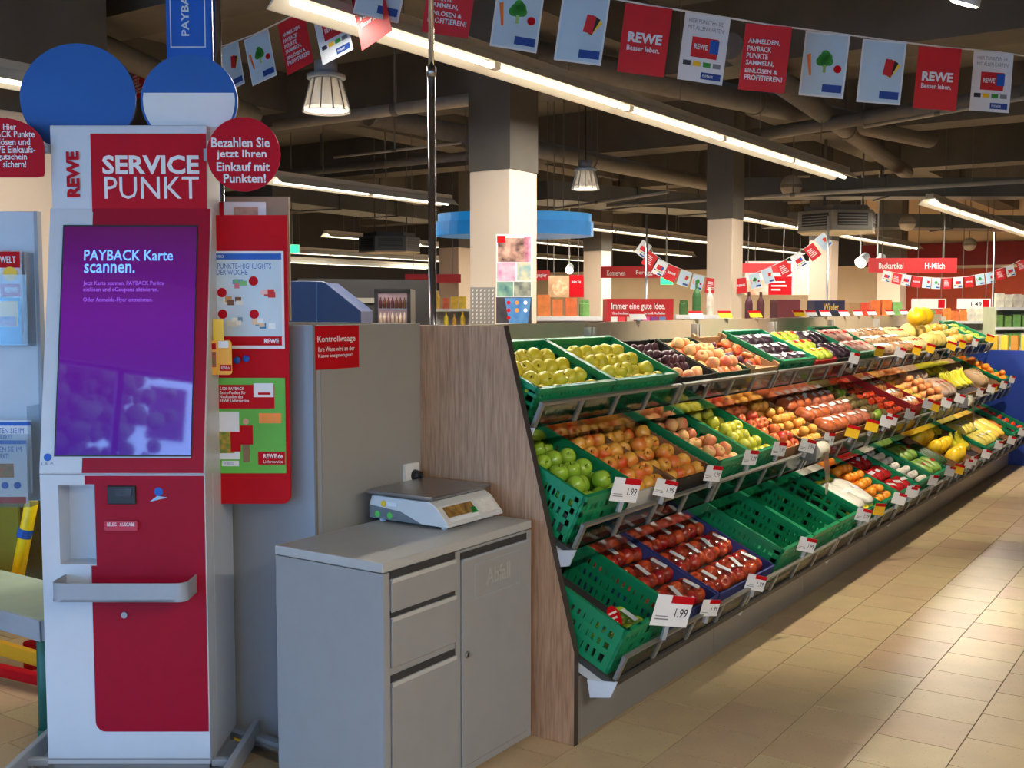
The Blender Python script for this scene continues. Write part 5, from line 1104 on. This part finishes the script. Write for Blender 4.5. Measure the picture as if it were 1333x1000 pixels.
kk = ['hier', 'red', 'hier', 'rewe', 'cards', 'veg', 'red', 'hier', 'rewe', 'veg', 'cards', 'red', 'hier', 'red', 'cards']
g3 = [(843, 316), (851, 330), (864, 340), (878, 347), (894, 353), (910, 358), (927, 362), (945, 363), (964, 362), (981, 356), (997, 350), (1017, 341), (1035, 331), (1052, 320), (1066, 307)]
garland('small sagging flag garland hung between two thin poles over the produce', [(u, v, 15, k, max(-40, min(40, (u - 945) * -.35))) for (u, v), k in zip(g3, kk)], .13, 1.3, False)
g4 = [(1156, 353), (1169, 356), (1181, 358), (1194, 360), (1207, 361), (1219, 362), (1233, 362), (1247, 361), (1261, 360), (1275, 357), (1288, 355), (1301, 350), (1314, 346), (1328, 339)]
garland('smallest flag garland below the red aisle sign at the right', [(u, v, 11.5, k, max(-25, min(15, (u - 1233) * -.18))) for (u, v), k in zip(g4, kk)], .12, 1.2, False)
for u, d, lab in ((841, 11.9, 'thin pole holding the left end of the small flag garland'), (1076, 12.0, 'thin pole holding the right end of the small flag garland'), (1292, 14.6, 'thin pole at the right end of the smallest garland')):
    p = dep(u, 400, d); t = thing('thin_pole', lab, 'pole', (p.x, p.y, 0)); MB().cyl((0, 0, 0), (0, 0, 2.65), .013, n=10).build('tube', STEEL, t, smooth=True); MB().cyl((0, 0, 0), (0, 0, .02), .12, n=18).build('base', DARK, t)

# ================================================================ HANGING SIGNS
def csign(u0, u1, v0, v1, d, label, texts=(), mat=RED, th=.03, hang=True, cat='sign', name='aisle_sign', ground=True):
    O = dep((u0 + u1) / 2, v1, d); zb_ = O.z; t = thing(name, label, cat, O, YAW)
    a0, b0 = lp(O, u0, v1); a1, b1 = lp(O, u1, v0); b0 = -O.z if (not hang and ground) else b0; MB().box(a0, a1, 0, th, b0, b1).build('panel', mat, t)
    for s, ua, ub, va, vb, tm_ in texts:
        x0, z0 = lp(O, ua, vb, -.002); x1, z1 = lp(O, ub, va, -.002); text(t, s, x0, x1, z0, z1, -.002, tm_, .01)
    if hang:
        for x in (a0 * .7, a1 * .7): MB().cyl((x, th / 2, b1), (x, th / 2, ZC - O.z), .006, n=5).build('hanger', PIPE, t)
    return t, O
SR = M('aisle_red', (188, 32, 38), .5, var=.04)
t, O = csign(1131, 1246, 336, 355, 15, 'long red aisle sign over the flags on the right', [('Backartikel', 1144, 1176, 342, 350, PAPER), ('H-Milch', 1204, 1230, 342, 350, PAPER)], SR)
t, O = csign(782, 882, 347, 362, 15.5, 'red aisle sign in front of the middle columns', [('Konserven', 790, 814, 352, 359, PAPER), ('Fertiggerichte', 828, 872, 352, 359, PAPER)], SR)
csign(527, 600, 357, 368, 17, 'red aisle sign left of the grey pole', [], SR)
csign(694, 716, 352, 365, 13, 'short red aisle sign beside the poster column', [('papier', 699, 712, 356, 362, PAPER)], SR)
csign(964, 1030, 343, 355, 16.5, 'red aisle sign behind the sagging flags', [], SR)
# boards with pictures
t, O = csign(714, 760, 359, 387, 12.5, 'picture board with a cake and a red field', [], M('board_cream', (214, 186, 150), .6, c2=(160, 110, 70), scale=5), name='picture_board', cat='board')
a = lp(O, 741, 387); b = lp(O, 760, 358); patch(t, 'red_field', RED, a[0], b[0], a[1], b[1], -.002); a = lp(O, 744, 369); b = lp(O, 756, 365); text(t, 'Jeden Tag', a[0], b[0], a[1], b[1], -.004, PAPER)
a = lp(O, 722, 382); MB().cyl((a[0] + .06, -.004, a[1] + .06), (a[0] + .06, -.002, a[1] + .06), .09, n=18).build('cake_print', M('print_cake', (226, 206, 170), .6, c2=(180, 120, 70), scale=20), t)
t, O = csign(970, 1054, 340, 384, 18.5, 'red and white picture board behind the sagging flags', [], PAPER, name='picture_board', cat='board')
a = lp(O, 1000, 384); b = lp(O, 1031, 360); patch(t, 'red_field', RED, a[0], b[0], a[1], b[1], -.002)
for k, (s, ub) in enumerate(((0, 1022), (0, 1024), (0, 1016))): a = lp(O, 1004, 369 + k * 5); b = lp(O, ub, 365.5 + k * 5); patch(t, 'printed_line', PAPER, a[0], b[0], a[1] + .01, b[1] - .01, -.0035)
a = lp(O, 970, 384); b = lp(O, 1000, 364); patch(t, 'food_print', M('print_food', (214, 150, 110), .6, c2=(230, 220, 210), scale=6), a[0], b[0], a[1], b[1], -.002)
a = lp(O, 1033, 384); b = lp(O, 1052, 345); patch(t, 'portrait_print', M('print_portrait', (222, 196, 178), .6, var=.12, scale=9), a[0], b[0], a[1], b[1], -.002)
# red gift card stand
t, O = csign(790, 877, 389, 425, 7.4, 'red card stand with white slogan behind the golden apples', [('Immer eine gute Idee.', 796, 866, 394, 405, PAPER), ('Geschenkkarten, Telefonieren & Aufladen', 797, 866, 406, 410, PAPER)], M('stand_red', (176, 22, 28), .5), .35, False, 'display', 'card_stand', False)
MB().box(-.2, .2, .02, .33, -O.z, 0).build('pedestal', SR, t)
for k in range(7):
    a = lp(O, 795 + k * 10.5, 423); b = lp(O, 803.5 + k * 10.5, 412.5); patch(t, 'gift_card', M('gift_%d' % k, [(220, 220, 220), (220, 60, 70), (200, 190, 180), (60, 90, 160), (200, 80, 150), (120, 60, 140), (90, 120, 180)][k], .4), a[0], b[0], a[1], b[1], -.003, .002)
# poster board on the beige column
CP = dep(668, 420, 7.55); CP.z = 0
pb = thing('poster_stand', 'stand of colourful posters in front of the beige column', 'poster stand', CP, YAW)
def cl(u, v): return lp(CP, u, v)
a = cl(646, 421); b = cl(693, 305); MB().box(a[0], b[0], 0, .02, 0, b[1]).build('panel', PAPER, pb)
for (u0, u1, v0, v1, ca, cb, nm) in ((648, 688, 310, 341, (60, 30, 26), (220, 170, 150), 'dark_poster'), (682, 691, 308, 341, (220, 110, 150), (240, 180, 200), 'pink_edge'), (647, 671, 342, 366, (222, 120, 160), (240, 200, 214), 'pink_poster'), (673, 691, 342, 365, (110, 170, 180), (240, 210, 160), 'pale_poster'), (647, 668, 367, 386, (60, 110, 120), (140, 180, 150), 'teal_poster'), (669, 691, 367, 386, (50, 70, 80), (170, 170, 150), 'grey_poster'), (646, 692, 387, 421, (36, 34, 40), (60, 56, 60), 'black_field')):
    a = cl(u0, v1); b = cl(u1, v0); patch(pb, nm, M('p_' + nm, ca, .5, c2=cb, scale=16), a[0], b[0], a[1], b[1], -.001)
a = cl(657, 421); b = cl(691, 388); MB().prism([(a[0] + .03, a[1]), (b[0] - .02, a[1]), (b[0], b[1]), (a[0], b[1])], -.006, -.002, 'y').build('blue_bag', M('p_blue', (40, 100, 180), .5, c2=(90, 150, 200), scale=12), pb)
for k in range(7):
    q = cl(662 + (k % 3) * 11, 394 + (k // 3) * 10); MB().cyl((q[0], -.0075, q[1]), (q[0], -.006, q[1]), .014, n=10).build('bag_motif', [RED, ORANGE, PAPER][k % 3], pb)
a = cl(647, 316); b = cl(658, 307); patch(pb, 'red_corner', RED, a[0], b[0], a[1], b[1], -.003)
# patterned metal rack left of the posters
TPm = M('rack_metal', (128, 124, 118), .4, .3); pk = thing('wire_rack', 'patterned grey metal rack left of the posters', 'rack', CP, YAW)
a = cl(612, 425); b = cl(644, 374); MB().box(a[0], b[0], .03, .04, 0, b[1]).build('panel', TPm, pk); mm = MB()
for i in range(6):
    for j in range(9):
        q = cl(615 + i * 5.3, 378 + j * 5.2); mm.prism([(q[0] - .004, q[1] - .01), (q[0] + .006, q[1] - .004), (q[0] + .006, q[1] + .01), (q[0] - .004, q[1] + .004)], .026, .0295, 'y')
dm = mm.build('tread_pattern', M('rack_pale', (196, 192, 186), .4), pk)
# ================================================================ BACKGROUND SHELVES
PAL = [(200, 60, 50), (230, 190, 60), (60, 110, 60), (220, 214, 200), (50, 80, 140), (150, 96, 60), (220, 130, 60), (120, 160, 90), (176, 176, 180), (90, 50, 60)]
PM = [M('goods_%d' % k, c, .4, var=.2, scale=18, rnd=.25) for k, c in enumerate(PAL)]
def goods_me(kind, k):
    key = ('goods', kind, k)
    if key in FM: return FM[key]
    m = MB()
    if kind == 'bottle': m.lathe([(.035, 0), (.036, .15), (.03, .18), (.013, .215), (.013, .26)], 10)
    elif kind == 'jar': m.lathe([(.04, 0), (.042, .01), (.042, .10), (.036, .112), (.038, .115), (.038, .135)], 10)
    elif kind == 'bag': m.prism([(-.05, 0), (.05, 0), (.055, .12), (.04, .17), (-.04, .17), (-.055, .12)], -.03, .03, 'y')
    else: m.box(-.05, .05, -.03, .03, 0, .17).box(-.045, .045, -.031, -.03, .03, .14)
    FM[key] = m.mesh(kind, PM[k]); return FM[key]
def bgshelf(u0, u1, vt, d, label, kinds, cols, rows=2, step=.30, top=True, seed=1, mat=None):
    rr_ = random.Random(seed); O = dep((u0 + u1) / 2, vt, d); zt_ = O.z; O = Vector((O.x, O.y, 0)); t = thing('goods_shelf', label, 'shelf', O, YAW)
    a = lp(O, u0, vt)[0]; b = lp(O, u1, vt)[0]; mat = mat or SHW
    MB().box(a, b, .36, .38, 0, zt_).build('back_panel', mat, t)
    for x in (a, b - .02): MB().box(x, x + .02, .0, .36, 0, zt_).build('side_panel', mat, t)
    for r in range(rows + 1):
        z = zt_ - step * (r + (0 if not top else 0)) - (.0 if top else .0)
        if r == 0 and not top: continue
        z = zt_ - step * r; MB().box(a + .021, b - .021, .0, .358, z - .03, z - .004).build('shelf_board', mat, t); MB().box(a, b, -.012, -.001, z - .036, z).build('price_rail', WHITE, t)
        n = int((b - a - .06) / .115); run = 0; kd = kinds[0]; ck = cols[0]
        for k in range(n):
            if run == 0: run = rr_.randint(1, 3); kd = rr_.choice(kinds); ck = rr_.choice(cols)
            run -= 1; x = a + .08 + k * .115
            o = bpy.data.objects.new({'box': 'carton'}.get(kd, kd), goods_me(kd, ck)); COL.objects.link(o); o.location = O + _r * x + NH * .08 + Vector((0, 0, z + .0005)); o.rotation_euler = (0, 0, YAW + rr_.uniform(-.08, .08)); s = rr_.uniform(.85, 1.1); o.scale = (s, s, s)
            cn = {0: 'red', 1: 'yellow', 2: 'green', 3: 'white', 4: 'blue', 5: 'brown', 6: 'orange', 7: 'light green', 8: 'grey', 9: 'dark red'}[ck]
            tag(o, '%s %s on board %s of the %s' % (cn, kd, ('one', 'two', 'three', 'four', 'five', 'six')[r], ' '.join(label.split()[:8])), {'box': 'carton'}.get(kd, kd), 'goods on the background shelves')
    return t
bgshelf(696, 790, 412, 9.2, 'goods shelf beside the card stand', ['jar', 'bag', 'box'], [0, 1, 2, 5, 6, 7], 1, seed=3)
bgshelf(880, 952, 410, 9.6, 'goods shelf right of the card stand', ['bottle', 'jar'], [2, 7, 5, 6, 3], 1, seed=4)
bgshelf(966, 1012, 418, 10.5, 'bottle shelf under the picture board', ['bottle'], [5, 3, 9, 4, 6], 1, step=.28, seed=5)
bgshelf(1118, 1190, 412, 11.5, 'goods shelf behind the melons', ['box', 'bag'], [3, 8, 7, 0, 4], 1, seed=6)
bgshelf(540, 612, 402, 15, 'far goods shelf left of the column', ['box', 'bag', 'bottle'], [0, 1, 3, 6, 8], 2, seed=7)
bgshelf(1196, 1290, 418, 15.5, 'far produce counter on the right', ['bag', 'jar'], [2, 7, 3, 6], 1, seed=8)
bgshelf(1296, 1420, 400, 14.2, 'tall shelf of pale green packs at the right edge', ['box'], [7, 3], 4, step=.26, seed=9, mat=M('shelf_palegreen', (170, 180, 150), .5))
csign(1012, 1042, 390, 424, 9.8, 'dark red display box behind the grapes', [], M('box_darkred', (86, 22, 34), .5), .3, False, 'display', 'display_box')
csign(1060, 1100, 391, 408, 10.2, 'navy display header with gold script behind the price cards', [('Winder', 1072, 1092, 395, 404, M('gold_ink', (206, 176, 90), .4))], M('box_navy', (22, 26, 62), .5), .25, False, 'display', 'display_box', False)
csign(1062, 1106, 408, 440, 10.2, 'black display stand under the navy header', [], DARK, .25, False, 'display', 'display_stand')
csign(1106, 1120, 394, 424, 10.8, 'brown carton stack behind the mushroom packs', [], M('carton_stack', (170, 136, 96), .7), .3, False, 'carton', 'carton_stack')
for k, (u0, u1, s) in enumerate(((1187, 1232, ''), (1246, 1290, '1.49'))):
    t, O = csign(u0, u1, 389, 402, 19, ['white offer board over the far counter, left one', 'white offer board with a price over the far counter'][k], [(s, u0 + 18, u0 + 32, 393, 399, INK)] if s else [], PAPER, .02, True, 'board', 'offer_board'); a = lp(O, u1 - 11, 401); b = lp(O, u1 - 2, 390); patch(t, 'red_mark', RED, a[0], b[0], a[1], b[1], -.002)
# emergency exit lamps
EXG = M('exit_green', (40, 220, 120), .4, var=0, emit=3.)
for u, v, d, lab in ((868, 366, 15, 'green glowing exit lamp behind the small garland'), (380, 324, 13, 'green glowing exit lamp at the left end of the thin strips')):
    p = dep(u, v, d); t = thing('exit_lamp', lab, 'lamp', p, YAW); MB().box(-.09, .09, 0, .04, -.05, .05).build('housing', WHITE, t); MB().box(-.08, .08, -.004, 0, -.045, .045).build('lit_panel', EXG, t); MB().cyl((0, .02, .05), (0, .02, ZC - p.z), .006, n=5).build('hanger', PIPE, t)
